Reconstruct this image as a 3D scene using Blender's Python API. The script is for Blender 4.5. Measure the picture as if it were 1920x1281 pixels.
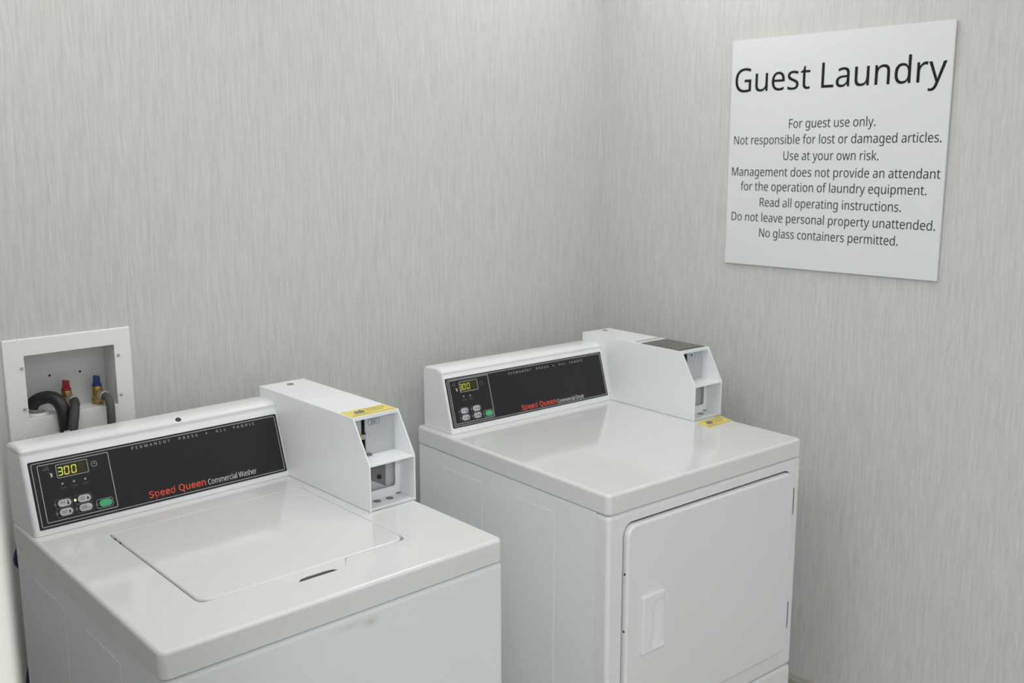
import bpy, bmesh, math, random, json
from mathutils import Vector, Matrix
from mathutils.geometry import tessellate_polygon

SC = bpy.context.scene
for o in list(bpy.data.objects):
    bpy.data.objects.remove(o)
COL = SC.collection
random.seed(7)

# ------------------------------------------------------------------ camera, light, exposure
F_PX = 1870.944
YAW, PITCH, ROLL = -0.7542, -0.1835, -0.0014
CAM = Vector((-2.3953, -2.1418, 1.6093))
fwd = Vector((-math.sin(YAW)*math.cos(PITCH), math.cos(YAW)*math.cos(PITCH), math.sin(PITCH)))
rt = Vector((math.cos(YAW), math.sin(YAW), 0))
up = rt.cross(fwd)
rt, up = rt*math.cos(ROLL)+up*math.sin(ROLL), up*math.cos(ROLL)-rt*math.sin(ROLL)
cam = bpy.data.cameras.new('camera')
cam.sensor_width = 36.0
cam.lens = 36.0*F_PX/1920
cam.clip_start = 0.02
cam.dof.use_dof = True
cam.dof.focus_distance = 1.75
cam.dof.aperture_fstop = 7.0
co = bpy.data.objects.new('camera', cam)
COL.objects.link(co)
m3 = Matrix((rt, up, -fwd)).transposed()
co.matrix_world = Matrix.Translation(CAM) @ m3.to_4x4()
SC.camera = co

SC.view_settings.view_transform = 'Standard'
SC.view_settings.look = 'None'
SC.view_settings.gamma = 1.0
SC.view_settings.use_curve_mapping = False
SC.view_settings.exposure = 0.0

world = bpy.data.worlds.new('world')
world.use_nodes = True
world.node_tree.nodes['Background'].inputs[0].default_value = (0.9, 0.95, 1.0, 1)
world.node_tree.nodes['Background'].inputs[1].default_value = 0.3
SC.world = world

def area_light(name, loc, sx, sy, watts, col=(1, 1, 1), rot=(0, 0, 0)):
    l = bpy.data.lights.new(name, 'AREA')
    l.shape = 'RECTANGLE'; l.size = sx; l.size_y = sy; l.energy = watts; l.color = col
    o = bpy.data.objects.new(name, l); COL.objects.link(o)
    o.location = loc; o.rotation_euler = rot
    return o

CEIL = 2.55
area_light('ceiling_lamp', (-3.4, -3.6, CEIL-0.02), 0.6, 0.6, 61.0, (0.955, 0.99, 1.03))
area_light('ceiling_lamp', (-0.75, -2.6, CEIL-0.02), 1.2, 0.6, 7.8, (0.98, 0.99, 1.0))
area_light('ceiling_lamp', (-1.2, -0.9, CEIL-0.02), 1.2, 0.6, 3.9, (1.0, 0.985, 0.965))
area_light('ceiling_lamp', (-1.9, -0.7, CEIL-0.02), 0.6, 0.6, 6.9, (1.0, 0.985, 0.965))
area_light('ceiling_lamp', (-0.4, -0.5, CEIL-0.02), 0.5, 0.5, 4.6, (1.0, 0.985, 0.965))

# ------------------------------------------------------------------ materials
def mat(name, col, rough=0.4, metal=0.0, spec=0.5, emit=None, es=1.0, coat=0.0):
    m = bpy.data.materials.new(name); m.use_nodes = True
    b = m.node_tree.nodes['Principled BSDF']
    b.inputs['Base Color'].default_value = (*col, 1)
    b.inputs['Roughness'].default_value = rough
    b.inputs['Metallic'].default_value = metal
    b.inputs['Specular IOR Level'].default_value = spec
    b.inputs['Coat Weight'].default_value = coat
    b.inputs['Coat Roughness'].default_value = 0.08
    if emit:
        b.inputs['Emission Color'].default_value = (*emit, 1)
        b.inputs['Emission Strength'].default_value = es
    return m

def noisy(m, scale, amt, stretch=(1, 1, 1), detail=3.0, bump=0.0, col2=None):
    """gentle procedural variation of base colour (a fraction amt) and an optional bump"""
    nt = m.node_tree; b = nt.nodes['Principled BSDF']
    tc = nt.nodes.new('ShaderNodeTexCoord'); mp = nt.nodes.new('ShaderNodeMapping')
    mp.inputs['Scale'].default_value = stretch
    n = nt.nodes.new('ShaderNodeTexNoise'); n.inputs['Scale'].default_value = scale; n.inputs['Detail'].default_value = detail
    nt.links.new(tc.outputs['Object'], mp.inputs[0]); nt.links.new(mp.outputs[0], n.inputs['Vector'])
    c = b.inputs['Base Color'].default_value[:]
    mx = nt.nodes.new('ShaderNodeMix'); mx.data_type = 'RGBA'
    mx.inputs['A'].default_value = (*[v*(1-amt) for v in c[:3]], 1)
    mx.inputs['B'].default_value = (*(col2 if col2 else [min(1, v*(1+amt)) for v in c[:3]]), 1)
    nt.links.new(n.outputs['Fac'], mx.inputs['Factor']); nt.links.new(mx.outputs['Result'], b.inputs['Base Color'])
    if bump:
        bp = nt.nodes.new('ShaderNodeBump'); bp.inputs['Strength'].default_value = bump; bp.inputs['Distance'].default_value = 0.001
        nt.links.new(n.outputs['Fac'], bp.inputs['Height']); nt.links.new(bp.outputs[0], b.inputs['Normal'])
    return m

def wallpaper(name, tint=(1, 1, 1)):
    """woven wall covering: fine irregular vertical threads in two greys"""
    m = mat(name, (0.5, 0.5, 0.48), 0.62, spec=0.3)
    nt = m.node_tree; b = nt.nodes['Principled BSDF']; N = nt.nodes.new; L = nt.links.new
    tc = N('ShaderNodeTexCoord'); sp = N('ShaderNodeSeparateXYZ'); L(tc.outputs['Object'], sp.inputs[0])
    def mth(op, a, bb=None):
        q = N('ShaderNodeMath'); q.operation = op
        for i, v in enumerate((a, bb)):
            if v is None: continue
            if isinstance(v, (int, float)): q.inputs[i].default_value = v
            else: L(v, q.inputs[i])
        return q.outputs[0]
    h0 = mth('ADD', sp.outputs['X'], sp.outputs['Y'])
    # slow sideways wander of the threads
    cw = N('ShaderNodeCombineXYZ'); L(mth('MULTIPLY', h0, 22.0), cw.inputs[0]); L(mth('MULTIPLY', sp.outputs['Z'], 7.0), cw.inputs[1])
    wn = N('ShaderNodeTexNoise'); wn.inputs['Scale'].default_value = 1.0; wn.inputs['Detail'].default_value = 1.0; L(cw.outputs[0], wn.inputs['Vector'])
    h = mth('ADD', h0, mth('MULTIPLY', mth('SUBTRACT', wn.outputs['Fac'], 0.5), 0.008))
    def layer(fh, fz, seed, detail=2.0):
        c = N('ShaderNodeCombineXYZ'); L(mth('MULTIPLY', h, fh), c.inputs[0]); L(mth('MULTIPLY', sp.outputs['Z'], fz), c.inputs[1]); c.inputs[2].default_value = seed
        n = N('ShaderNodeTexNoise'); n.inputs['Scale'].default_value = 1.0; n.inputs['Detail'].default_value = detail; n.inputs['Roughness'].default_value = 0.55
        L(c.outputs[0], n.inputs['Vector']); return n.outputs['Fac']
    a = layer(235.0, 12.0, 1.7); d = layer(110.0, 8.0, 5.1, 1.0); e = layer(430.0, 30.0, 9.3, 1.0)
    s = mth('ADD', mth('MULTIPLY', a, 0.62), mth('ADD', mth('MULTIPLY', d, 0.20), mth('MULTIPLY', e, 0.28)))
    cr = N('ShaderNodeValToRGB'); L(s, cr.inputs[0])
    E = cr.color_ramp.elements
    lo = (0.550*tint[0], 0.552*tint[1], 0.536*tint[2], 1); hi = (0.682*tint[0], 0.688*tint[1], 0.669*tint[2], 1)
    E[0].position = 0.34; E[0].color = lo
    E[1].position = 0.77; E[1].color = hi
    L(cr.outputs[0], b.inputs['Base Color'])
    bp = N('ShaderNodeBump'); bp.inputs['Strength'].default_value = 0.2; bp.inputs['Distance'].default_value = 0.0004
    L(s, bp.inputs['Height']); L(bp.outputs[0], b.inputs['Normal'])
    return m

M = {}
M['wallpaper'] = wallpaper('woven_wallpaper')
M['paint'] = noisy(mat('white_wall_paint', (0.80, 0.80, 0.77), 0.6), 40, 0.02)
M['ceiling'] = noisy(mat('ceiling_paint', (0.82, 0.82, 0.80), 0.8), 60, 0.02)
M['floor'] = noisy(mat('floor_tile', (0.40, 0.38, 0.34), 0.5), 8, 0.15)
M['base'] = noisy(mat('baseboard_vinyl', (0.42, 0.40, 0.34), 0.5), 30, 0.05)
M['trim'] = noisy(mat('trim_paint', (0.66, 0.66, 0.61), 0.5), 30, 0.03)
M['enamel'] = noisy(mat('white_enamel', (0.735, 0.75, 0.745), 0.10, coat=0.25), 6, 0.012)
M['enamel_side'] = noisy(mat('white_painted_steel', (0.81, 0.84, 0.86), 0.32), 6, 0.012)
M['enamel_front'] = noisy(mat('white_front_steel', (0.79, 0.80, 0.805), 0.30), 6, 0.012)
M['coin'] = noisy(mat('white_powder_coat', (0.855, 0.88, 0.895), 0.28), 9, 0.012)
M['coin_in'] = noisy(mat('light_grey_powder_coat', (0.50, 0.53, 0.56), 0.4), 30, 0.04)
M['plastic'] = noisy(mat('white_console_plastic', (0.83, 0.84, 0.86), 0.22), 9, 0.01)
M['panel'] = noisy(mat('black_panel_film', (0.016, 0.0165, 0.020), 0.42, spec=0.32), 30, 0.08)
M['print'] = noisy(mat('grey_print', (0.42, 0.42, 0.43), 0.5), 80, 0.05)
M['dimprint'] = noisy(mat('dark_grey_print', (0.13, 0.13, 0.14), 0.5), 80, 0.05)
M['red'] = noisy(mat('red_print', (0.66, 0.075, 0.04), 0.5), 80, 0.05)
M['whitepr'] = noisy(mat('white_print', (0.62, 0.62, 0.64), 0.5), 80, 0.05)
M['window'] = noisy(mat('display_window', (0.030, 0.030, 0.006), 0.25), 60, 0.1)
M['ghost'] = noisy(mat('unlit_digit', (0.05, 0.028, 0.02), 0.4), 60, 0.1)
M['digit'] = mat('lit_digit', (0.3, 0.32, 0.05), 0.5, emit=(0.72, 0.76, 0.10), es=0.75)
M['digit_dim'] = mat('lit_digit_dim', (0.3, 0.32, 0.05), 0.5, emit=(0.60, 0.60, 0.06), es=0.45)
M['led_on'] = mat('lit_lamp', (0.6, 0.6, 0.3), 0.4, emit=(0.9, 0.9, 0.35), es=0.9)
M['led'] = noisy(mat('unlit_lamp', (0.30, 0.30, 0.31), 0.3), 80, 0.05)
M['button'] = noisy(mat('grey_button', (0.52, 0.52, 0.56), 0.4), 60, 0.04)
M['green'] = noisy(mat('green_button', (0.085, 0.42, 0.20), 0.4), 60, 0.05)
M['dark'] = noisy(mat('black_plastic', (0.015, 0.015, 0.017), 0.45), 40, 0.1)
M['shade'] = noisy(mat('black_gap_shade', (0.02, 0.02, 0.024), 0.7), 40, 0.1)  # black that stands in for shade inside the door gap
M['metal'] = noisy(mat('steel', (0.42, 0.42, 0.42), 0.35, metal=0.9), 60, 0.1)
M['hinge'] = noisy(mat('hinge_steel', (0.16, 0.16, 0.15), 0.45, metal=0.5), 60, 0.2)
M['lockplate'] = noisy(mat('grey_lock_plate', (0.20, 0.20, 0.19), 0.45, metal=0.3), 60, 0.1)
M['yellow'] = noisy(mat('yellow_sticker', (0.80, 0.66, 0.20), 0.5), 50, 0.05)
M['olive'] = noisy(mat('olive_print', (0.36, 0.30, 0.05), 0.5), 50, 0.08)
M['plate'] = noisy(mat('dark_instruction_plate', (0.085, 0.08, 0.07), 0.42), 50, 0.1)
M['plateline'] = noisy(mat('plate_print', (0.42, 0.41, 0.37), 0.45), 50, 0.1)
M['brass'] = noisy(mat('brass', (0.42, 0.30, 0.11), 0.35, metal=0.9), 60, 0.15)
M['nickel'] = noisy(mat('nickel', (0.60, 0.56, 0.42), 0.30, metal=0.85), 60, 0.1)
M['redknob'] = noisy(mat('red_knob', (0.22, 0.010, 0.020), 0.4), 40, 0.1)
M['blueknob'] = noisy(mat('blue_knob', (0.012, 0.026, 0.15), 0.4), 40, 0.1)
M['hose'] = noisy(mat('grey_rubber_hose', (0.075, 0.075, 0.073), 0.6), 50, 0.12, bump=0.2)
M['hose2'] = noisy(mat('dark_rubber_hose', (0.036, 0.036, 0.038), 0.6), 50, 0.12, bump=0.2)
M['drain'] = noisy(mat('black_drain_hose', (0.014, 0.014, 0.016), 0.45), 50, 0.12)
M['navy'] = noisy(mat('navy_hose', (0.010, 0.014, 0.075), 0.5), 50, 0.1)
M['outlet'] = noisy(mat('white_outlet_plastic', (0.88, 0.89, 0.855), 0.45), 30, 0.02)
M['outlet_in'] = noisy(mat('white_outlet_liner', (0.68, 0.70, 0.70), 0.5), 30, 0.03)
M['chrome'] = noisy(mat('screw_steel', (0.55, 0.55, 0.55), 0.3, metal=0.9), 60, 0.1)
M['sign'] = noisy(mat('white_sign_board', (0.76, 0.785, 0.80), 0.42), 20, 0.012)
M['ink'] = noisy(mat('black_lettering', (0.012, 0.012, 0.014), 0.65, spec=0.2), 60, 0.1)

def stain(m, spots):
    """a few faint yellow-brown smears, each with a place and size of its own (object coordinates)"""
    nt = m.node_tree; b = nt.nodes['Principled BSDF']; N = nt.nodes.new; L = nt.links.new
    src = b.inputs['Base Color'].links[0].from_socket
    tc = N('ShaderNodeTexCoord')
    for (x, y, z, rx, rz, a) in spots:
        mp = N('ShaderNodeMapping'); mp.vector_type = 'POINT'
        mp.inputs['Location'].default_value = (-x/rx, 0, -z/rz); mp.inputs['Scale'].default_value = (1/rx, 0, 1/rz)
        L(tc.outputs['Object'], mp.inputs[0])
        g = N('ShaderNodeTexGradient'); g.gradient_type = 'SPHERICAL'; L(mp.outputs[0], g.inputs[0])
        n = N('ShaderNodeTexNoise'); n.inputs['Scale'].default_value = 90; L(tc.outputs['Object'], n.inputs['Vector'])
        mu = N('ShaderNodeMath'); mu.operation = 'MULTIPLY'; L(g.outputs['Fac'], mu.inputs[0]); L(n.outputs['Fac'], mu.inputs[1])
        m2 = N('ShaderNodeMath'); m2.operation = 'MULTIPLY'; L(mu.outputs[0], m2.inputs[0]); m2.inputs[1].default_value = a
        mx = N('ShaderNodeMix'); mx.data_type = 'RGBA'; mx.inputs['B'].default_value = (0.50, 0.44, 0.33, 1)
        L(m2.outputs[0], mx.inputs['Factor']); L(src, mx.inputs['A']); src = mx.outputs['Result']
    L(src, b.inputs['Base Color'])
    return m
M['washer_front'] = stain(noisy(mat('white_front_steel_stained', (0.775, 0.80, 0.825), 0.30), 6, 0.012),
                          [(0.362-0.6633, 0, 0.834, 0.022, 0.012, 1.0), (0.318-0.6633, 0, 0.838, 0.04, 0.008, 0.7)])

# ------------------------------------------------------------------ mesh helpers
class MB:
    """collects solids; build() links them as ONE mesh object"""
    def __init__(self): self.v = []; self.f = []; self.s = []
    def add(self, vs, fs, smooth):
        o = len(self.v); self.v += [tuple(p) for p in vs]
        for i, f in enumerate(fs):
            self.f.append([o+k for k in f]); self.s.append(smooth[i] if isinstance(smooth, list) else smooth)
    def build(self, name, material, parent=None, label=None):
        me = bpy.data.meshes.new(name)
        me.from_pydata(self.v, [], self.f)
        for p, s in zip(me.polygons, self.s): p.use_smooth = s
        bm = bmesh.new(); bm.from_mesh(me)
        bmesh.ops.recalc_face_normals(bm, faces=bm.faces)
        bm.to_mesh(me); bm.free(); me.update()
        me.materials.append(M[material] if isinstance(material, str) else material)
        o = bpy.data.objects.new(name, me); COL.objects.link(o)
        if parent is not None: o.parent = parent
        if label: o['label'] = label
        return o

def inside(p, lp):
    x, y = p; c = False; n = len(lp)
    for i in range(n):
        (x1, y1), (x2, y2) = lp[i-1], lp[i]
        if (y1 > y) != (y2 > y) and x < (x2-x1)*(y-y1)/(y2-y1)+x1: c = not c
    return c
def area2(lp): return sum(lp[i-1][0]*lp[i][1]-lp[i][0]*lp[i-1][1] for i in range(len(lp)))
def orient(loops):
    out = []
    for i, l in enumerate(loops):
        d = sum(inside(l[0], q) for j, q in enumerate(loops) if j != i)
        pos = area2(l) > 0
        out.append(list(l) if pos == (d % 2 == 0) else list(reversed(l)))
    return out
def inset(lp, e):
    """move every vertex inward by e (loops run anticlockwise outside, clockwise in holes)"""
    if e == 0: return list(lp)
    n = len(lp); out = []
    for i in range(n):
        a, b, c = lp[i-1], lp[i], lp[(i+1) % n]
        d1 = Vector((b[0]-a[0], b[1]-a[1])); d2 = Vector((c[0]-b[0], c[1]-b[1]))
        d1.normalize(); d2.normalize()
        n1 = Vector((-d1.y, d1.x)); n2 = Vector((-d2.y, d2.x))
        k = n1+n2; den = max(0.25, 1+n1.dot(n2))
        k = k/den
        out.append((b[0]+k.x*e, b[1]+k.y*e))
    return out

IDF = lambda u, v, w: (u, v, w)
def solid(mb, loops, w0, w1, fn=IDF, b0=0.0, b1=0.0, seg=4, hole_b1=None, groups=None):
    """prism over 2-D loops (with holes) between w0 and w1, rounded by b0 / b1 at the ends"""
    loops = orient(loops)
    secs = []
    if b0:
        for k in range(seg):
            a = math.pi/2*k/seg
            secs.append((b0*(1-math.sin(a)), w0+math.copysign(b0*(1-math.cos(a)), w1-w0), 0))
        secs.append((0, w0+math.copysign(b0, w1-w0), 0))
    else: secs.append((0, w0, 0))
    if b1:
        for k in range(seg+1):
            a = math.pi/2*(1-k/seg)
            secs.append((b1*(1-math.sin(a)), w1-math.copysign(b1*(1-math.cos(a)), w1-w0), 1))
    else: secs.append((0, w1, 1))
    for li, lp in enumerate(loops):
        hole = area2(lp) < 0
        n = len(lp); vs = []; fs = []; sm = []
        for (e, w, end) in secs:
            sc = 1.0
            if hole and end == 1 and hole_b1 is not None and b1: sc = hole_b1/b1
            ww = w if sc == 1 else (w1-(w1-w)*sc)
            for p in inset(lp, e*sc): vs.append(fn(p[0], p[1], ww))
        for s in range(len(secs)-1):
            for i in range(n):
                j = (i+1) % n
                fs.append([s*n+i, s*n+j, (s+1)*n+j, (s+1)*n+i]); sm.append(False)
        # smooth only the runs where neighbouring edges turn gently or the section is rounded
        k = 0
        for s in range(len(secs)-1):
            rounded = secs[s][0] != secs[s+1][0]
            for i in range(n):
                a, b = lp[i], lp[(i+1) % n]
                L = math.hypot(b[0]-a[0], b[1]-a[1])
                sm[k] = rounded or L < 0.02 and n > 10
                k += 1
        mb.add(vs, fs, sm)
    for (e, w, end) in (secs[0], secs[-1]):
        ls = []
        for lp in loops:
            sc = 1.0
            if area2(lp) < 0 and end == 1 and hole_b1 is not None and b1: sc = hole_b1/b1
            ls.append([Vector((p[0], p[1], 0)) for p in inset(lp, e*sc)])
        tri = tessellate_polygon(ls)
        flat = [fn(p.x, p.y, w) for l in ls for p in l]
        mb.add(flat, [list(t) for t in tri], False)
def weld(o, d=1e-6):
    bm = bmesh.new(); bm.from_mesh(o.data)
    bmesh.ops.remove_doubles(bm, verts=bm.verts, dist=d)
    bmesh.ops.recalc_face_normals(bm, faces=bm.faces)
    bm.to_mesh(o.data); bm.free()
    return o
def fix_normals(o):
    """rounded faces take the normal of the large flat face they run into, so flats stay flat"""
    me = o.data
    if not any(p.use_smooth for p in me.polygons): return o
    adj = [[] for _ in me.vertices]
    for p in me.polygons:
        for v in p.vertices: adj[v].append(p.index)
    P = me.polygons; nr = [Vector(p.normal) for p in P]; ar = [p.area for p in P]; fl = [not p.use_smooth for p in P]
    out = [None]*len(me.loops)
    for p in P:
        for li in p.loop_indices:
            if fl[p.index]: out[li] = nr[p.index]; continue
            near = [q for q in adj[me.loops[li].vertex_index] if nr[q].dot(nr[p.index]) > 0.72]
            flat = [q for q in near if fl[q]]
            if flat: out[li] = nr[max(flat, key=lambda q: ar[q])]
            else:
                s = Vector((0, 0, 0))
                for q in near: s += nr[q]
                out[li] = s.normalized() if s.length > 1e-9 else nr[p.index]
    me.polygons.foreach_set('use_smooth', [True]*len(P))
    me.normals_split_custom_set(out)
    return o
_build = MB.build
def _bw(self, *a, **k): return fix_normals(weld(_build(self, *a, **k)))
MB.build = _bw

def rrect(x0, x1, y0, y1, r=0.0, seg=6, rs=None):
    rs = rs or (r, r, r, r)              # corners: x0y0, x1y0, x1y1, x0y1
    cs = [(x0, y0, 1, 1, math.pi), (x1, y0, -1, 1, 1.5*math.pi), (x1, y1, -1, -1, 0), (x0, y1, 1, -1, .5*math.pi)]
    pts = []
    for (cx, cy, sx, sy, a0), q in zip(cs, rs):
        if q <= 0: pts.append((cx, cy)); continue
        for k in range(seg+1):
            a = a0+math.pi/2*k/seg
            pts.append((cx+sx*q+q*math.cos(a), cy+sy*q+q*math.sin(a)))
    return pts
def circle(cx, cy, r, n=20, ry=None):
    return [(cx+r*math.cos(2*math.pi*k/n), cy+(ry or r)*math.sin(2*math.pi*k/n)) for k in range(n)]
def stroke(p, q, t):
    d = Vector((q[0]-p[0], q[1]-p[1])); d.normalize(); nx, ny = -d.y*t/2, d.x*t/2
    return [(p[0]+nx, p[1]+ny), (q[0]+nx, q[1]+ny), (q[0]-nx, q[1]-ny), (p[0]-nx, p[1]-ny)]
def ring(x0, x1, y0, y1, r, t): return [rrect(x0, x1, y0, y1, r), rrect(x0+t, x1-t, y0+t, y1-t, max(r-t, 0.0003))]
def box(mb, x0, x1, y0, y1, z0, z1, fn=IDF, b=0.0):
    solid(mb, [rrect(x0, x1, y0, y1, b*1.2, 3)], z0, z1, fn, b, b, 3)

def path(pts, n=10):
    P = [Vector(p) for p in pts]; P = [P[0]*2-P[1]]+P+[P[-1]*2-P[-2]]; out = []
    for i in range(1, len(P)-2):
        a, b, c, d = P[i-1:i+3]
        for k in range(n):
            t = k/n
            out.append(0.5*((2*b)+(c-a)*t+(2*a-5*b+4*c-d)*t*t+(3*b-a-3*c+d)*t**3))
    out.append(P[-2]); return out
def tube(mb, pts, r, seg=16, n=10, rib=0.0, nrib=1):
    C = path(pts, n); N = None; vs = []; k = len(C)
    for i, p in enumerate(C):
        t = (C[min(i+1, k-1)]-C[max(i-1, 0)]).normalized()
        if N is None: N = t.orthogonal().normalized()
        N = (N-t*N.dot(t)).normalized(); B = t.cross(N)
        rr = r+(rib if (i//nrib) % 2 else 0.0)
        vs += [p+(N*math.cos(a)+B*math.sin(a))*rr for a in (2*math.pi*j/seg for j in range(seg))]
    fs = [[i*seg+j, i*seg+(j+1) % seg, (i+1)*seg+(j+1) % seg, (i+1)*seg+j] for i in range(k-1) for j in range(seg)]
    mb.add(vs, fs, True)
    mb.add(vs[:seg], [list(range(seg))], False); mb.add(vs[-seg:], [list(range(seg))], False)
def cyl(mb, p, q, r, seg=18, b=0.0, r2=None):
    p = Vector(p); q = Vector(q); t = (q-p).normalized(); N = t.orthogonal().normalized(); B = t.cross(N)
    L = (q-p).length
    solid(mb, [circle(0, 0, r, seg)], 0, L, lambda u, v, w: tuple(p+N*u+B*v+t*w), b, b, 3)

def empty(name, loc, rz=0.0):
    o = bpy.data.objects.new(name, None); COL.objects.link(o)
    o.empty_display_size = 0.1
    o.location = loc; o.rotation_euler = (0, 0, rz); return o
def tag(o, label, cat, group=None):
    o['label'] = label; o['category'] = cat
    if group: o['group'] = group
    return o
def structure(o): o['kind'] = 'structure'; return o

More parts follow.
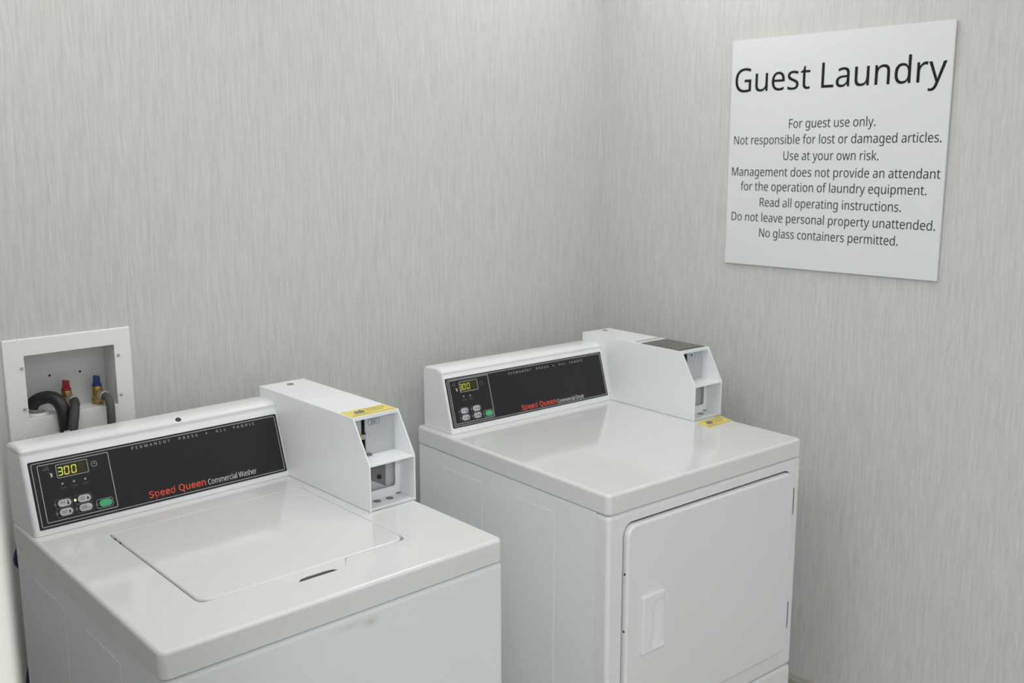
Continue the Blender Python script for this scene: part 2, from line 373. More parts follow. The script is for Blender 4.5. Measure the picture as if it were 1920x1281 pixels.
GLYPHS = json.loads(r'''{"n":{" ":[209,[]],".":[215,[[117,96,126,94,135,90,142,85,149,78,153,69,156,57,157,43,156,30,153,18,149,9,142,2,135,-4,126,-8,117,-10,107,-11,97,-10,88,-8,80,-4,72,2,66,9,61,18,59,30,58,43,59,57,61,69,66,78,72,85,80,90,88,94,97,96]]],"2":[459,[[246,579,270,576,293,570,313,562,331,552,347,540,361,526,372,510,382,492,388,472,392,451,394,428,393,406,389,385,383,364,375,344,365,324,340,286,288,227,128,67,128,64,417,64,417,0,38,0,38,59,246,270,275,304,298,337,306,353,313,370,318,387,321,405,322,424,320,446,315,466,306,482,294,496,278,507,261,514,242,519,221,520,200,520,181,517,164,512,147,506,115,489,83,466,45,513,81,540,108,555,137,567,169,576,203,580]]],"5":[459,[[64,302,86,573,373,573,373,508,146,508,132,342,194,350,221,351,249,350,275,346,300,340,322,331,343,320,361,307,376,291,389,274,400,254,407,232,412,209,413,183,411,154,407,128,399,103,387,81,373,60,356,43,336,28,314,15,289,5,261,-2,231,-7,199,-8,156,-6,116,0,80,10,51,23,51,90,82,74,121,62,161,55,200,52,220,53,239,55,257,60,274,65,289,73,302,82,313,93,323,106,331,121,336,137,340,156,341,176,339,202,332,225,321,245,306,262,287,275,262,284,232,290,186,292,99,280]]],"A":[512,[[224,575,289,575,512,0,437,0,368,177,141,177,73,0,0,0],[255,500,230,415,165,241,346,241]]],"B":[521,[[78,0,78,573,241,573,292,571,336,565,373,555,404,541,428,522,445,497,455,467,459,431,458,414,456,399,452,384,446,371,439,358,431,347,421,337,409,328,396,320,382,313,367,308,350,304,350,300,384,292,415,279,429,271,441,261,452,249,461,236,468,221,474,203,477,184,478,163,476,138,472,115,464,93,454,74,441,57,425,42,406,29,385,19,362,11,337,5,309,1,279,0],[245,511,150,511,150,329,256,329,290,330,318,335,340,342,357,352,369,366,377,382,382,401,384,423,382,445,376,463,365,478,351,490,332,499,308,506,279,510],[150,269,285,268,307,266,327,262,344,256,358,249,370,241,380,232,388,221,394,210,398,197,400,183,401,168,399,145,394,125,384,107,371,91,354,78,330,68,301,63,265,61,150,61]]],"C":[507,[[324,581,367,578,409,572,448,561,482,547,453,486,410,503,378,512,342,517,301,516,280,513,260,508,241,502,223,493,206,482,192,470,178,456,166,440,155,423,146,404,139,383,133,361,129,337,126,312,125,286,126,252,131,220,138,191,147,164,160,139,175,117,192,99,213,83,236,71,262,62,291,57,322,55,359,57,410,65,460,78,460,15,427,5,393,-2,356,-7,312,-8,270,-6,232,1,197,12,166,28,139,48,115,72,95,99,78,131,65,165,56,203,51,244,49,287,50,319,53,349,59,378,67,406,77,432,89,456,103,478,120,499,138,517,159,534,181,548,206,559,233,569,261,575,292,579]]],"D":[585,[[78,0,78,573,254,573,296,571,335,565,371,555,404,540,434,523,460,501,483,475,502,446,517,413,528,377,534,336,536,292,534,246,528,203,516,165,501,131,481,100,457,74,430,51,399,33,364,18,325,8,283,2,237,0],[244,511,150,511,150,62,228,62,282,65,329,76,369,94,402,119,428,151,446,190,457,236,460,289,459,326,454,359,446,388,435,415,421,437,404,457,384,474,361,487,336,498,308,505,277,509]]],"E":[446,[[78,0,78,573,398,573,398,509,150,509,150,330,383,330,383,268,150,268,150,63,398,63,398,0]]],"F":[416,[[78,0,78,573,398,573,398,509,150,509,150,306,383,306,383,243,150,243,150,0]]],"G":[584,[[346,581,392,578,437,572,478,561,516,547,489,484,439,503,401,512,362,517,342,517,309,515,278,510,250,501,225,489,202,474,181,455,164,434,150,409,139,382,131,353,126,321,124,286,126,253,130,222,137,193,146,166,159,141,175,119,194,100,216,84,241,71,270,62,303,56,358,55,404,59,452,68,452,238,326,238,326,302,524,302,524,22,478,8,431,-1,380,-6,323,-8,280,-6,241,1,205,12,173,28,145,47,120,71,98,98,81,130,67,164,57,202,51,243,49,286,51,330,58,370,69,407,84,442,104,473,127,500,154,524,186,544,220,560,259,571,300,578]]],"H":[594,[[78,573,150,573,150,330,443,330,443,573,516,573,516,0,443,0,443,267,150,267,150,0,78,0]]],"I":[272,[[32,573,239,573,239,531,172,515,172,57,239,42,239,0,32,0,32,42,99,57,99,515,32,531]]],"L":[420,[[78,573,150,573,150,64,400,64,400,0,78,0]]],"M":[727,[[78,0,78,573,184,573,361,103,364,103,544,573,650,573,650,0,578,0,584,501,581,501,390,0,330,0,142,502,139,502,144,347,144,0]]],"N":[609,[[78,0,78,573,161,573,467,99,470,99,464,249,464,573,532,573,532,0,447,0,141,476,138,476,144,320,144,0]]],"O":[626,[[314,581,356,579,393,572,428,561,459,545,486,525,510,501,530,473,547,442,560,408,570,370,576,330,577,287,576,255,573,224,568,194,561,166,551,140,540,116,526,94,510,73,493,54,473,38,451,24,428,13,402,4,375,-3,345,-7,314,-8,281,-7,251,-3,222,4,196,13,173,25,151,39,131,55,114,73,98,94,85,116,74,141,65,167,58,195,53,224,50,255,49,288,51,331,56,370,65,408,78,442,94,473,114,500,138,524,166,545,197,561,232,572,271,579],[360,514,314,518,283,516,255,511,230,502,207,490,188,475,171,457,157,435,145,411,136,384,130,354,126,322,125,287,126,252,130,220,136,190,145,163,157,138,171,117,188,98,207,83,230,70,255,62,283,56,314,55,345,56,373,62,398,70,420,83,439,98,456,117,470,138,481,163,490,190,496,220,500,252,501,287,498,338,490,384,476,423,456,457,431,484,398,503]]],"P":[485,[[78,0,78,573,229,573,282,570,326,562,363,548,393,528,415,504,431,475,441,442,444,404,441,370,433,336,426,321,417,306,407,292,395,278,380,266,364,255,345,246,324,238,301,231,275,227,247,224,150,223,150,0],[223,511,150,511,150,285,234,285,258,288,279,291,298,296,315,303,330,311,342,322,352,334,360,347,365,363,369,381,370,401,367,427,361,449,350,468,334,484,314,495,289,504,258,509]]],"Q":[626,[[314,581,356,579,393,572,428,561,459,545,486,525,510,501,530,473,547,442,560,408,570,370,576,330,577,287,576,253,573,221,567,190,559,160,548,133,535,108,520,85,503,64,483,46,461,30,437,17,411,6,548,-136,444,-136,334,-7,314,-8,281,-7,251,-3,222,4,196,13,173,25,151,39,131,55,114,73,98,94,85,116,74,141,65,167,58,195,53,224,50,255,49,288,51,331,56,370,65,408,78,442,94,473,114,500,138,524,166,545,197,561,232,572,271,579],[360,514,314,518,283,516,255,511,230,502,207,490,188,475,171,457,157,435,145,411,136,384,130,354,126,322,125,287,126,252,130,220,136,190,145,163,157,138,171,117,188,98,207,83,230,70,255,62,283,56,314,55,345,56,373,62,398,70,420,83,439,98,456,117,470,138,481,163,490,190,496,220,500,252,501,287,498,338,490,384,476,423,456,457,431,484,398,503]]],"R":[499,[[78,0,78,573,236,573,270,571,301,568,329,562,353,555,375,544,393,532,409,517,422,500,432,481,439,460,443,436,444,410,443,388,440,368,435,350,427,334,418,319,408,306,397,295,371,277,344,262,330,257,487,0,403,0,264,237,150,237,150,0],[150,510,150,298,236,298,268,299,296,304,319,313,338,325,352,341,362,359,368,381,370,407,369,424,366,440,361,455,355,467,346,477,336,486,324,494,310,500,293,504,254,509]]],"S":[440,[[231,581,276,578,318,572,355,562,389,549,366,487,319,504,284,512,248,517,212,517,182,511,169,507,158,501,148,494,140,486,133,478,128,468,124,457,121,434,122,420,124,407,128,396,133,386,140,376,149,367,172,351,224,327,293,299,332,279,348,268,362,255,374,242,385,228,392,212,398,194,401,175,403,153,401,128,396,106,389,85,378,66,364,49,348,35,328,22,307,11,283,3,257,-3,228,-7,167,-7,109,-1,61,11,41,19,41,88,73,76,113,65,156,57,201,55,240,57,257,61,273,66,286,72,298,79,308,88,316,98,322,109,327,120,329,133,330,147,330,160,327,173,324,184,318,194,311,204,302,213,277,230,242,247,161,279,131,294,106,311,85,330,69,351,57,375,50,403,48,435,50,457,54,477,61,496,71,513,84,528,99,542,116,553,136,563,157,571,180,576,205,579]]],"T":[446,[[8,573,437,573,437,509,259,509,259,0,187,0,187,509,8,509]]],"U":[586,[[72,573,144,573,144,201,147,168,154,139,165,114,182,93,203,76,228,64,259,57,294,55,319,56,342,59,361,65,379,73,394,84,407,96,418,110,427,126,433,143,438,161,441,181,442,202,442,573,513,573,513,202,512,173,507,146,500,120,489,95,476,72,459,52,439,35,416,20,389,8,360,-1,327,-6,290,-8,240,-4,196,7,159,25,128,50,104,82,86,118,76,158,72,204]]],"W":[746,[[10,573,85,573,201,87,232,227,333,573,407,573,537,125,544,87,572,224,660,573,735,573,583,0,510,0,370,488,342,373,234,0,161,0]]],"Y":[454,[[0,573,79,573,227,291,376,573,454,573,263,222,263,0,191,0,191,219]]],"a":[450,[[231,437,268,435,299,428,326,418,347,403,364,383,376,358,383,328,385,293,385,0,334,0,320,61,317,61,288,30,268,15,246,3,220,-4,190,-8,154,-7,136,-5,119,0,103,6,88,13,75,23,64,34,55,48,47,63,41,80,38,99,37,119,40,150,50,176,65,199,87,219,116,234,152,245,194,253,243,257,316,259,315,309,310,330,303,347,293,359,280,368,265,375,247,379,227,380,194,378,163,370,106,347,84,400,115,414,151,426,190,434],[252,208,315,210,315,172,313,142,306,117,295,96,279,79,260,66,238,56,215,51,188,49,172,50,157,53,144,58,132,66,122,75,115,87,111,102,110,119,112,138,118,155,127,170,141,182,159,192,184,200,215,205]]],"b":[493,[[68,609,139,609,135,373,139,373,149,386,161,398,174,409,189,419,206,427,226,432,248,436,272,437,310,434,344,423,374,406,401,381,422,350,437,312,446,267,449,215,448,180,444,147,437,118,427,91,415,68,400,48,384,31,365,17,344,6,322,-2,298,-6,272,-8,248,-7,226,-3,206,2,189,10,174,20,161,31,149,42,139,55,133,55,119,0,68,0],[260,379,288,376,311,368,331,356,348,338,360,315,369,287,374,254,376,216,374,178,369,145,360,117,348,93,332,74,312,61,288,53,261,51,229,53,202,61,181,74,165,93,153,116,145,144,140,177,139,217,142,268,145,289,150,308,157,325,165,339,175,351,188,361,202,369,219,374,238,377]]],"c":[385,[[245,438,278,436,323,427,348,419,358,415,337,356,279,372,244,376,223,375,204,371,187,366,172,358,159,347,148,335,138,320,131,303,125,284,120,263,118,239,117,213,118,189,120,166,125,145,131,126,138,109,148,94,159,82,172,71,186,63,202,58,220,54,257,53,288,57,328,68,351,78,351,15,328,5,304,-2,275,-7,241,-8,213,-7,187,-2,162,5,139,15,118,28,99,45,83,65,69,87,58,114,50,143,46,176,44,213,46,250,51,284,59,315,71,342,85,365,102,385,121,401,142,415,166,425,191,432,217,436]]],"d":[493,[[354,609,425,609,425,0,368,0,358,58,354,58,340,40,323,24,303,11,279,1,252,-6,221,-8,182,-5,148,6,118,23,92,48,71,79,56,117,47,162,44,214,47,266,56,311,71,350,93,381,119,406,149,424,183,434,221,438,253,436,280,429,303,420,323,407,348,383,354,374,359,374,354,438],[231,379,204,376,181,368,162,354,146,334,133,309,124,281,119,249,117,213,119,176,124,144,133,116,146,93,162,74,181,61,205,53,232,51,263,53,290,60,311,71,328,88,340,109,348,135,354,165,355,213,354,251,349,284,340,313,329,336,313,355,291,369,264,377]]],"e":[452,[[234,438,261,436,286,432,308,424,329,414,348,401,364,385,378,367,390,346,399,323,406,299,410,272,411,201,117,201,120,167,127,137,139,111,154,90,174,74,197,62,224,55,254,52,293,54,327,60,375,75,392,82,392,20,359,8,327,-1,292,-6,251,-8,221,-6,194,-2,167,6,143,17,121,31,101,48,85,68,70,91,59,117,51,146,46,177,44,212,46,246,50,277,57,306,68,333,81,357,96,378,114,395,134,411,157,423,181,431,207,436],[233,380,251,379,266,376,280,371,292,364,303,356,312,346,320,334,326,322,331,307,337,275,338,257,119,257,123,285,130,309,140,330,154,348,170,362,188,372,209,378]]],"f":[276,[[239,613,284,607,310,599,292,544,245,555,228,556,211,554,197,550,185,542,175,532,168,519,162,502,159,481,158,430,266,430,266,375,158,375,158,0,87,0,87,375,12,375,12,408,87,432,88,483,92,507,97,528,104,547,113,563,124,577,137,588,152,597,168,604,186,609,206,612]]],"g":[493,[[221,438,241,437,261,434,280,429,297,422,314,413,329,402,343,388,355,373,359,373,369,430,425,430,425,-7,424,-36,420,-63,413,-88,404,-109,392,-129,378,-146,361,-160,341,-172,318,-181,293,-187,264,-191,210,-192,167,-189,128,-182,94,-172,78,-165,78,-100,111,-114,149,-125,191,-132,237,-134,263,-132,286,-126,306,-116,324,-101,337,-84,347,-63,353,-39,358,57,354,57,343,42,329,28,315,17,299,8,281,1,263,-4,243,-7,221,-8,182,-4,147,7,117,25,91,51,70,83,56,121,47,164,44,214,47,263,56,306,70,344,91,377,117,404,147,423,181,434],[230,379,213,377,197,374,182,368,169,359,157,349,147,336,138,320,130,303,125,284,120,262,118,239,117,213,119,176,124,143,134,115,146,92,163,73,182,60,205,52,232,50,262,52,288,58,309,69,326,85,340,105,349,131,354,161,356,214,355,242,353,267,349,289,343,309,335,326,326,340,315,352,302,362,287,369,270,374,251,377]]],"h":[496,[[68,609,139,609,135,370,140,370,155,391,174,407,196,420,221,429,247,435,273,437,298,436,321,433,342,428,360,421,377,411,391,400,403,386,413,370,421,351,426,330,430,306,431,280,431,0,361,0,361,275,359,299,355,321,348,338,338,353,324,364,308,372,288,377,265,379,242,377,222,374,204,368,189,360,177,350,166,338,157,324,150,308,145,289,142,269,139,222,139,0,68,0]]],"i":[207,[[139,430,68,430,68,0,139,0],[112,590,126,585,133,580,138,574,142,566,144,557,144,536,142,526,138,519,133,512,119,504,104,501,88,504,75,512,69,519,66,526,63,536,63,557,66,566,69,574,75,580,88,588,96,590]]],"k":[428,[[68,609,138,609,135,221,138,221,189,285,326,430,409,430,235,246,421,0,336,0,187,200,138,158,138,0,68,0]]],"l":[207,[[68,609,139,609,139,0,68,0]]],"m":[750,[[290,437,312,433,332,428,349,420,365,410,378,398,389,383,398,366,402,366,414,383,427,398,443,410,461,420,480,428,499,433,519,437,540,438,574,436,603,429,628,417,649,401,665,379,676,352,683,319,685,280,685,0,615,0,615,277,614,300,610,321,603,338,594,353,582,364,567,372,549,377,528,379,499,376,474,369,454,358,438,342,426,322,418,298,413,270,411,237,411,0,342,0,341,293,336,321,332,333,327,344,320,353,312,361,303,367,293,372,281,376,253,379,233,377,215,374,199,368,185,360,174,350,164,338,156,324,150,308,145,290,139,247,139,0,68,0,68,430,125,430,136,371,140,371,155,392,173,409,194,422,217,431,241,436,254,437]]],"n":[496,[[275,438,311,436,343,429,369,417,391,401,409,379,421,352,428,319,431,280,431,0,361,0,361,275,359,299,355,321,348,338,338,353,324,364,308,372,288,377,265,379,232,376,204,368,182,356,166,338,154,316,146,289,140,258,139,223,139,0,68,0,68,430,125,430,136,371,140,371,156,392,175,409,198,422,222,431,248,436]]],"o":[485,[[244,438,272,436,299,431,324,423,347,412,368,397,387,380,403,360,417,336,428,310,436,282,440,250,442,216,441,190,438,165,434,142,428,121,420,101,411,82,400,66,388,51,374,37,359,25,342,15,324,7,305,0,285,-4,264,-7,241,-8,221,-7,200,-4,181,0,163,7,145,15,129,25,114,37,100,51,88,66,77,82,67,101,59,121,52,142,48,165,45,190,44,216,46,250,50,282,58,310,68,336,81,360,97,380,116,397,137,412,161,423,186,431,214,436],[242,379,212,376,185,368,164,354,147,335,134,311,124,284,119,252,117,216,118,191,120,169,125,147,130,128,138,110,147,95,159,82,172,71,187,62,203,56,222,52,243,51,264,52,282,56,299,62,314,71,327,82,339,95,348,110,356,128,361,147,366,169,368,191,369,216,368,240,365,263,361,284,355,303,348,320,338,335,327,348,314,359,299,367,282,374,263,377]]],"p":[493,[[273,438,310,434,344,424,374,407,401,383,422,351,437,313,446,268,449,216,448,181,444,148,437,119,427,93,415,69,401,49,384,31,365,17,345,6,322,-2,298,-6,272,-8,241,-6,213,1,190,11,170,24,145,46,139,55,134,55,139,-16,139,-192,68,-192,68,430,126,430,136,371,139,371,161,397,179,412,201,424,226,433,256,437],[260,379,288,376,311,367,331,354,348,334,360,310,369,283,374,252,376,217,375,193,373,171,369,150,364,131,357,113,348,98,338,84,326,72,312,63,297,56,280,52,261,51,239,52,220,55,203,61,188,70,176,80,165,93,157,109,150,126,145,145,142,167,139,229,142,275,146,295,152,313,158,328,167,342,178,353,190,362,204,369,221,374,239,377]]],"q":[493,[[221,438,245,437,267,433,287,427,304,419,319,408,333,397,345,385,355,371,358,371,369,430,425,430,425,-192,354,-192,356,43,358,58,354,58,344,45,332,32,318,21,303,11,285,3,266,-3,243,-7,219,-8,182,-5,148,6,119,23,93,48,71,79,56,117,47,162,44,214,46,249,50,282,57,311,67,338,79,361,93,381,110,398,129,413,150,424,172,432,196,436],[231,379,204,376,181,368,161,354,145,334,133,309,124,281,119,249,117,213,119,176,124,145,133,117,146,93,162,75,182,61,205,53,233,51,254,52,272,55,289,60,304,67,316,76,327,87,335,100,342,116,348,134,352,153,355,199,354,252,348,285,340,314,328,337,312,356,290,369,263,377]]],"r":[331,[[319,433,310,368,264,374,240,371,217,363,195,351,176,334,161,313,149,289,141,261,139,229,139,0,68,0,68,430,126,430,134,351,137,351,152,374,170,395,191,413,214,426,240,435,254,437]]],"s":[384,[[202,438,240,436,275,430,308,421,339,409,315,353,258,372,228,378,197,380,177,379,159,377,144,372,131,366,121,358,114,350,110,339,108,328,111,312,119,298,133,286,167,268,274,223,302,206,314,197,324,187,333,176,339,164,344,150,347,135,348,119,347,99,343,80,336,64,327,49,316,36,302,24,286,14,268,6,248,0,226,-4,202,-7,155,-8,116,-4,83,3,55,13,42,19,42,83,86,65,122,55,159,50,178,49,203,50,224,53,242,59,256,66,266,76,274,86,278,99,280,112,278,128,271,141,259,154,239,167,194,188,118,220,89,236,76,245,66,255,57,266,50,278,45,292,42,307,41,324,44,350,52,372,66,392,85,408,109,421,137,430,168,436]]],"t":[289,[[103,528,144,528,144,430,269,430,269,375,144,375,144,127,146,108,149,93,155,79,163,69,173,60,185,54,198,51,236,51,272,59,272,5,250,-2,209,-8,183,-7,152,-1,138,4,124,11,112,20,101,31,91,44,84,60,78,79,75,100,74,125,74,375,13,375,13,409,75,437]]],"u":[496,[[63,430,135,430,135,153,136,129,141,108,148,91,158,76,171,65,188,57,207,52,230,51,253,52,273,55,291,61,306,69,319,79,330,91,338,105,345,121,350,140,354,160,357,206,357,430,427,430,427,0,370,0,359,57,356,57,340,36,321,20,298,8,273,-1,247,-6,220,-8,195,-7,173,-4,152,1,134,8,117,18,103,29,91,43,81,59,73,78,68,99,64,122,63,148]]],"v":[407,[[0,430,75,430,198,78,201,63,204,63,241,176,332,430,407,430,244,0,163,0]]],"w":[630,[[9,431,82,431,167,90,169,73,172,73,201,188,277,431,354,431,453,99,457,74,460,74,489,201,549,431,621,431,502,1,419,1,316,357,313,357,284,242,207,1,127,1]]],"y":[409,[[1,430,76,430,199,95,205,68,209,68,245,186,333,430,409,430,216,-79,198,-114,177,-144,165,-156,152,-167,138,-176,123,-183,106,-188,87,-191,14,-187,9,-186,9,-130,56,-135,79,-132,99,-126,116,-114,130,-99,142,-80,152,-59,174,-2]]],"¢":[459,[[229,581,283,581,283,516,327,512,378,497,389,493,368,435,321,449,284,455,252,454,233,451,216,445,201,437,188,427,176,415,167,400,159,383,153,363,149,342,146,318,145,291,146,265,149,241,153,219,159,200,167,184,177,170,188,158,201,148,216,141,232,136,250,133,287,132,317,135,369,151,382,156,382,94,348,81,312,72,282,70,282,-8,229,-8,229,72,206,77,184,84,165,92,146,103,130,117,115,133,103,152,92,173,84,198,78,225,74,256,73,290,74,325,78,357,84,385,92,410,103,432,115,451,130,467,147,481,165,492,185,502,206,509,229,513]]]},"h":{}}''')
def text_loops(t, x0, x1, y, cap, face='n', track=0.0):
    """loops of a line of lettering fitted between x0 and x1, baseline y, capital height cap"""
    G = GLYPHS['n']; out = []; x = 0.0; lo = 1e9; hi = -1e9; hk = cap/573.0
    if face == 'h': hk = cap/612.0
    for ch in t:
        g = G[ch]; ls = [[(l[i], l[i+1]) for i in range(0, len(l), 2)] for l in g[1]]
        if face == 'h': ls = [inset(l, -21) for l in orient(ls)]
        for l in ls:
            pts = [(x+p[0], p[1]*hk) for p in l]
            lo = min(lo, min(p[0] for p in pts)); hi = max(hi, max(p[0] for p in pts))
            out.append(pts)
        x += g[0]+track+(26 if face == 'h' else 0)
    k = (x1-x0)/(hi-lo)
    return [[(x0+(p[0]-lo)*k, y+p[1]) for p in l] for l in out]
def lettering(name, material, parent, fn, lines, w0, w1, label=None):
    mb = MB()
    for (t, x0, x1, y, cap, face, track) in lines:
        # solids letter by letter, so that tessellation never mixes two letters
        loops = text_loops(t, x0, x1, y, cap, face, track)
        used = [False]*len(loops)
        for i, l in enumerate(loops):
            if any(inside(l[0], q) for j, q in enumerate(loops) if j != i): continue
            grp = [l]+[q for j, q in enumerate(loops) if j != i and inside(q[0], l)]
            solid(mb, grp, w0, w1, fn)
    return mb.build(name, material, parent, label)

# ------------------------------------------------------------------ the room
BOX_HOLE = (-1.7548, -1.5703, 1.0773, 1.2098)     # recess of the water outlet box in the back wall
mb = MB()
solid(mb, [rrect(-2.45, 0.12, 0.0, CEIL), rrect(-1.765, -1.560, 1.067, 1.220)], 0.10, 0.0, lambda u, v, w: (u, w, v))
structure(mb.build('wall_back', 'wallpaper'))
mb = MB(); box(mb, 0.0, 0.12, -4.2, 0.0, 0.0, CEIL); structure(mb.build('wall_right', 'wallpaper'))
mb = MB(); box(mb, -2.44, -2.298, -1.75, 0.0, 0.0, CEIL); structure(mb.build('wall_left', 'wallpaper'))
mb = MB(); solid(mb, [rrect(-2.447, -2.2931, -1.765, -1.70, 0.004, 4)], 0.0, CEIL); structure(mb.build('trim_1', 'trim'))
mb = MB(); box(mb, -4.3, 0.12, -4.3, -4.2, 0.0, CEIL); structure(mb.build('wall_front', 'paint'))
mb = MB(); box(mb, -4.3, -4.2, -4.2, 0.1, 0.0, CEIL); structure(mb.build('wall_outer', 'paint'))
mb = MB(); box(mb, -4.2, -2.44, 0.0, 0.1, 0.0, CEIL); structure(mb.build('wall_hall', 'paint'))
mb = MB(); box(mb, -4.3, 0.12, -4.3, 0.1, -0.1, 0.0); structure(mb.build('floor', 'floor'))
mb = MB(); box(mb, -4.3, 0.12, -4.3, 0.1, CEIL, CEIL+0.1); structure(mb.build('ceiling', 'ceiling'))
prof = [(0, 0), (0.012, 0), (0.012, 0.136), (0.0085, 0.1415), (0.006, 0.1478), (0, 0.1478)]
mb = MB(); solid(mb, [prof], -4.2, 0.0, lambda u, v, w: (-u, w, v)); structure(mb.build('baseboard_right', 'base'))
mb = MB(); solid(mb, [prof], -2.298, -0.012, lambda u, v, w: (w, -u, v)); structure(mb.build('baseboard_back', 'base'))

# ------------------------------------------------------------------ washer and dryer
SLAB = 0.0447
def machine(P):
    W, D, H = P['W'], P['D'], P['H']
    root = empty(P['name'], (P['x1'], P['yf'], 0), P['yaw'])
    def fm(x, y, z):                     # machine frame (x from the left side, y from the front, z up); the top leans by a few millimetres
        return (x-W, y, z*(1+(P['tx']*(x-W)+P['ty']*y)/H))
    px, py = 0.58, D+P['dy']-0.1
    def turned(a):
        ca, sa = math.cos(a), math.sin(a)
        def g(x, y, z):
            u, v = x-px, y-py
            return fm(px+ca*u-sa*v, py+sa*u+ca*v, z)
        return g
    fc, fb = turned(P['cya']), turned(P['bya'])
    top = H-SLAB

    # cabinet with its pressed side panels
    mb = MB()
    yc0 = P['front_d']+0.0012
    solid(mb, [rrect(0.0028, W-0.0028, yc0, D-0.006, 0.0035, 3)], 0.03, top-0.0022, fm, 0, 0.003)
    for sx, o in ((0.0028, -1), (W-0.0028, 1)):
        for (ya, yb) in ((0.1716, 0.329), (0.4348, 0.5988)):
            solid(mb, [rrect(ya, yb, 0.10, top-0.0405, 0.004, 3)], sx-o*0.002, sx+o*0.0007, lambda u, v, w: fm(w, u, v), 0, 0.0006, 2)
    for cx in (0.06, W-0.06):
        for cy in (0.09, D-0.07):
            solid(mb, [circle(cx, cy, 0.018)], 0.0, 0.032, fm)
    mb.build('cabinet', 'enamel_side', root)

    # front
    if P['kind'] == 'washer':
        mb = MB()
        solid(mb, [rrect(0.0015, W-0.0015, 0.035, top-0.0028, 0.0105, 6)], 0.03, 0.0, lambda u, v, w: fm(u, w, v), 0.0, 0.009, 6)
        mb.build('front_panel', 'washer_front', root)
    else:
        z_split = 0.3033
        hole = rrect(0.0445, 0.6425, 0.3575, 0.8415, 0.029, 7)
        mb = MB()
        solid(mb, [rrect(0.0015, W-0.0015, z_split+0.002, top-0.0028, 0.0105, 6), hole], P['front_d'], 0.0, lambda u, v, w: fm(u, w, v), 0.0, 0.010, 6, hole_b1=0.0012)
        fp = mb.build('front_panel', 'enamel_front', root)
        mb = MB()
        solid(mb, [rrect(0.0015, W-0.0015, 0.035, z_split-0.0005, 0.0085, 6)], P['front_d'], 0.0, lambda u, v, w: fm(u, w, v), 0.0, 0.008, 6)
        mb.build('lower_panel', 'enamel_front', root)
        mb = MB(); solid(mb, [rrect(0.0448, 0.6422, 0.3578, 0.8412, 0.028, 6)], 0.012, 0.005, lambda u, v, w: fm(u, w, v))  # dark sheet added behind the door, so its gap looks shaded
        mb.build('door_gap_shade', 'shade', root, 'dark sheet standing in for the shade in the gap around the door')
        # door
        mb = MB()
        solid(mb, [rrect(0.0482, 0.6405, 0.3595, 0.8375, 0.026, 7)], 0.004, -0.0125, lambda u, v, w: fm(u, w, v), 0.0, 0.0055, 5)
        door = mb.build('door', 'enamel_front', root)
        # recessed pull: a raised plate with a scooped pocket open on its right
        mb = MB()
        pl = [(0.0913, 0.5335), (0.0917, 0.6690), (0.1635, 0.6690), (0.1625, 0.5325)]
        pocket = rrect(0.1225, 0.1590, 0.5410, 0.6535, 0.0, 6, rs=(0.010, 0.004, 0.004, 0.016))
        solid(mb, [rrect(0.0912, 0.1630, 0.5330, 0.6690, 0.004, 4), pocket], -0.0110, -0.0215, lambda u, v, w: fm(u, w, v), 0.0, 0.0035, 4, hole_b1=0.002)
        # floor of the pocket rises from deep at its left to the lip at its right
        nu, nv = 8, 12; vs = []; fs = []
        for i in range(nu+1):
            for j in range(nv+1):
                s, t = i/nu, j/nv
                d = 0.0035+0.0125*(1-s)**1.5*min(1, 6*t, 6*(1-t))
                vs.append(fm(0.1215+0.0385*s, -0.0215+d, 0.540+0.1145*t))
        for i in range(nu):
            for j in range(nv): fs.append([i*(nv+1)+j, (i+1)*(nv+1)+j, (i+1)*(nv+1)+j+1, i*(nv+1)+j+1])
        mb.add(vs, fs, True)
        mb.build('door_pull', 'plastic', door, 'white plastic recessed pull')
        for zz in (0.7290, 0.5974):
            mb = MB(); solid(mb, [circle(-0.004, zz, 0.0028, 12)], 0.0490, 0.0476, lambda u, v, w: fm(w, u, v))
            mb.build('screw', 'dark', door)
        for (za, zb) in ((0.7225, 0.7900), (0.4175, 0.4860)):
            mb = MB()
            solid(mb, [rrect(0.6445, 0.6555, za, zb, 0.001, 2)], 0.002, -0.003, lambda u, v, w: fm(u, w, v), 0, 0.0008, 2)
            cyl(mb, fm(0.6435, -0.006, za), fm(0.6435, -0.006, zb), 0.0030, 12, 0.0006)
            mb.build('hinge', 'hinge', root, 'dark steel hinge')

    # top
    mb = MB()
    loops = [rrect(0, W, 0, D, 0.014, 6)]
    lid = P['kind'] == 'washer'
    if lid:
        lh = [(0.1148, 0.508), (0.1148, 0.137), (0.1155, 0.129), (0.1180, 0.1225), (0.1235, 0.1180), (0.131, 0.1168),
              (0.2445, 0.1168), (0.2560, 0.0985), (0.2640, 0.0890), (0.2745, 0.0838), (0.2850, 0.0828), (0.3500, 0.0828), (0.3590, 0.0838), (0.3690, 0.0890), (0.3780, 0.0985), (0.3905, 0.1168),
              (0.506, 0.1168), (0.5165, 0.1190), (0.5235, 0.1260), (0.5258, 0.137), (0.5258, 0.508)]
        loops.append(lh)
    solid(mb, loops, top, H, fm, 0.0015, 0.0075, 6, hole_b1=0.0012)
    mb.build('top_panel', 'enamel', root)
    if lid:
        mb = MB()
        solid(mb, [rrect(0.1186, 0.5254, 0.1185, 0.5076, 0, 8, rs=(0.026, 0.028, 0.006, 0.006))], H-0.022, H+0.0010, fm, 0.0, 0.0048, 5)
        ld = mb.build('lid', 'enamel', root)
        mb = MB()
        rp = [(0.2445, 0.1195), (0.2560, 0.0985), (0.2640, 0.0890), (0.2739, 0.0840), (0.2860, 0.0950), (0.2980, 0.0970), (0.3370, 0.0970), (0.3490, 0.0950), (0.3596, 0.0840), (0.3690, 0.0890), (0.3780, 0.0985), (0.3905, 0.1195)]
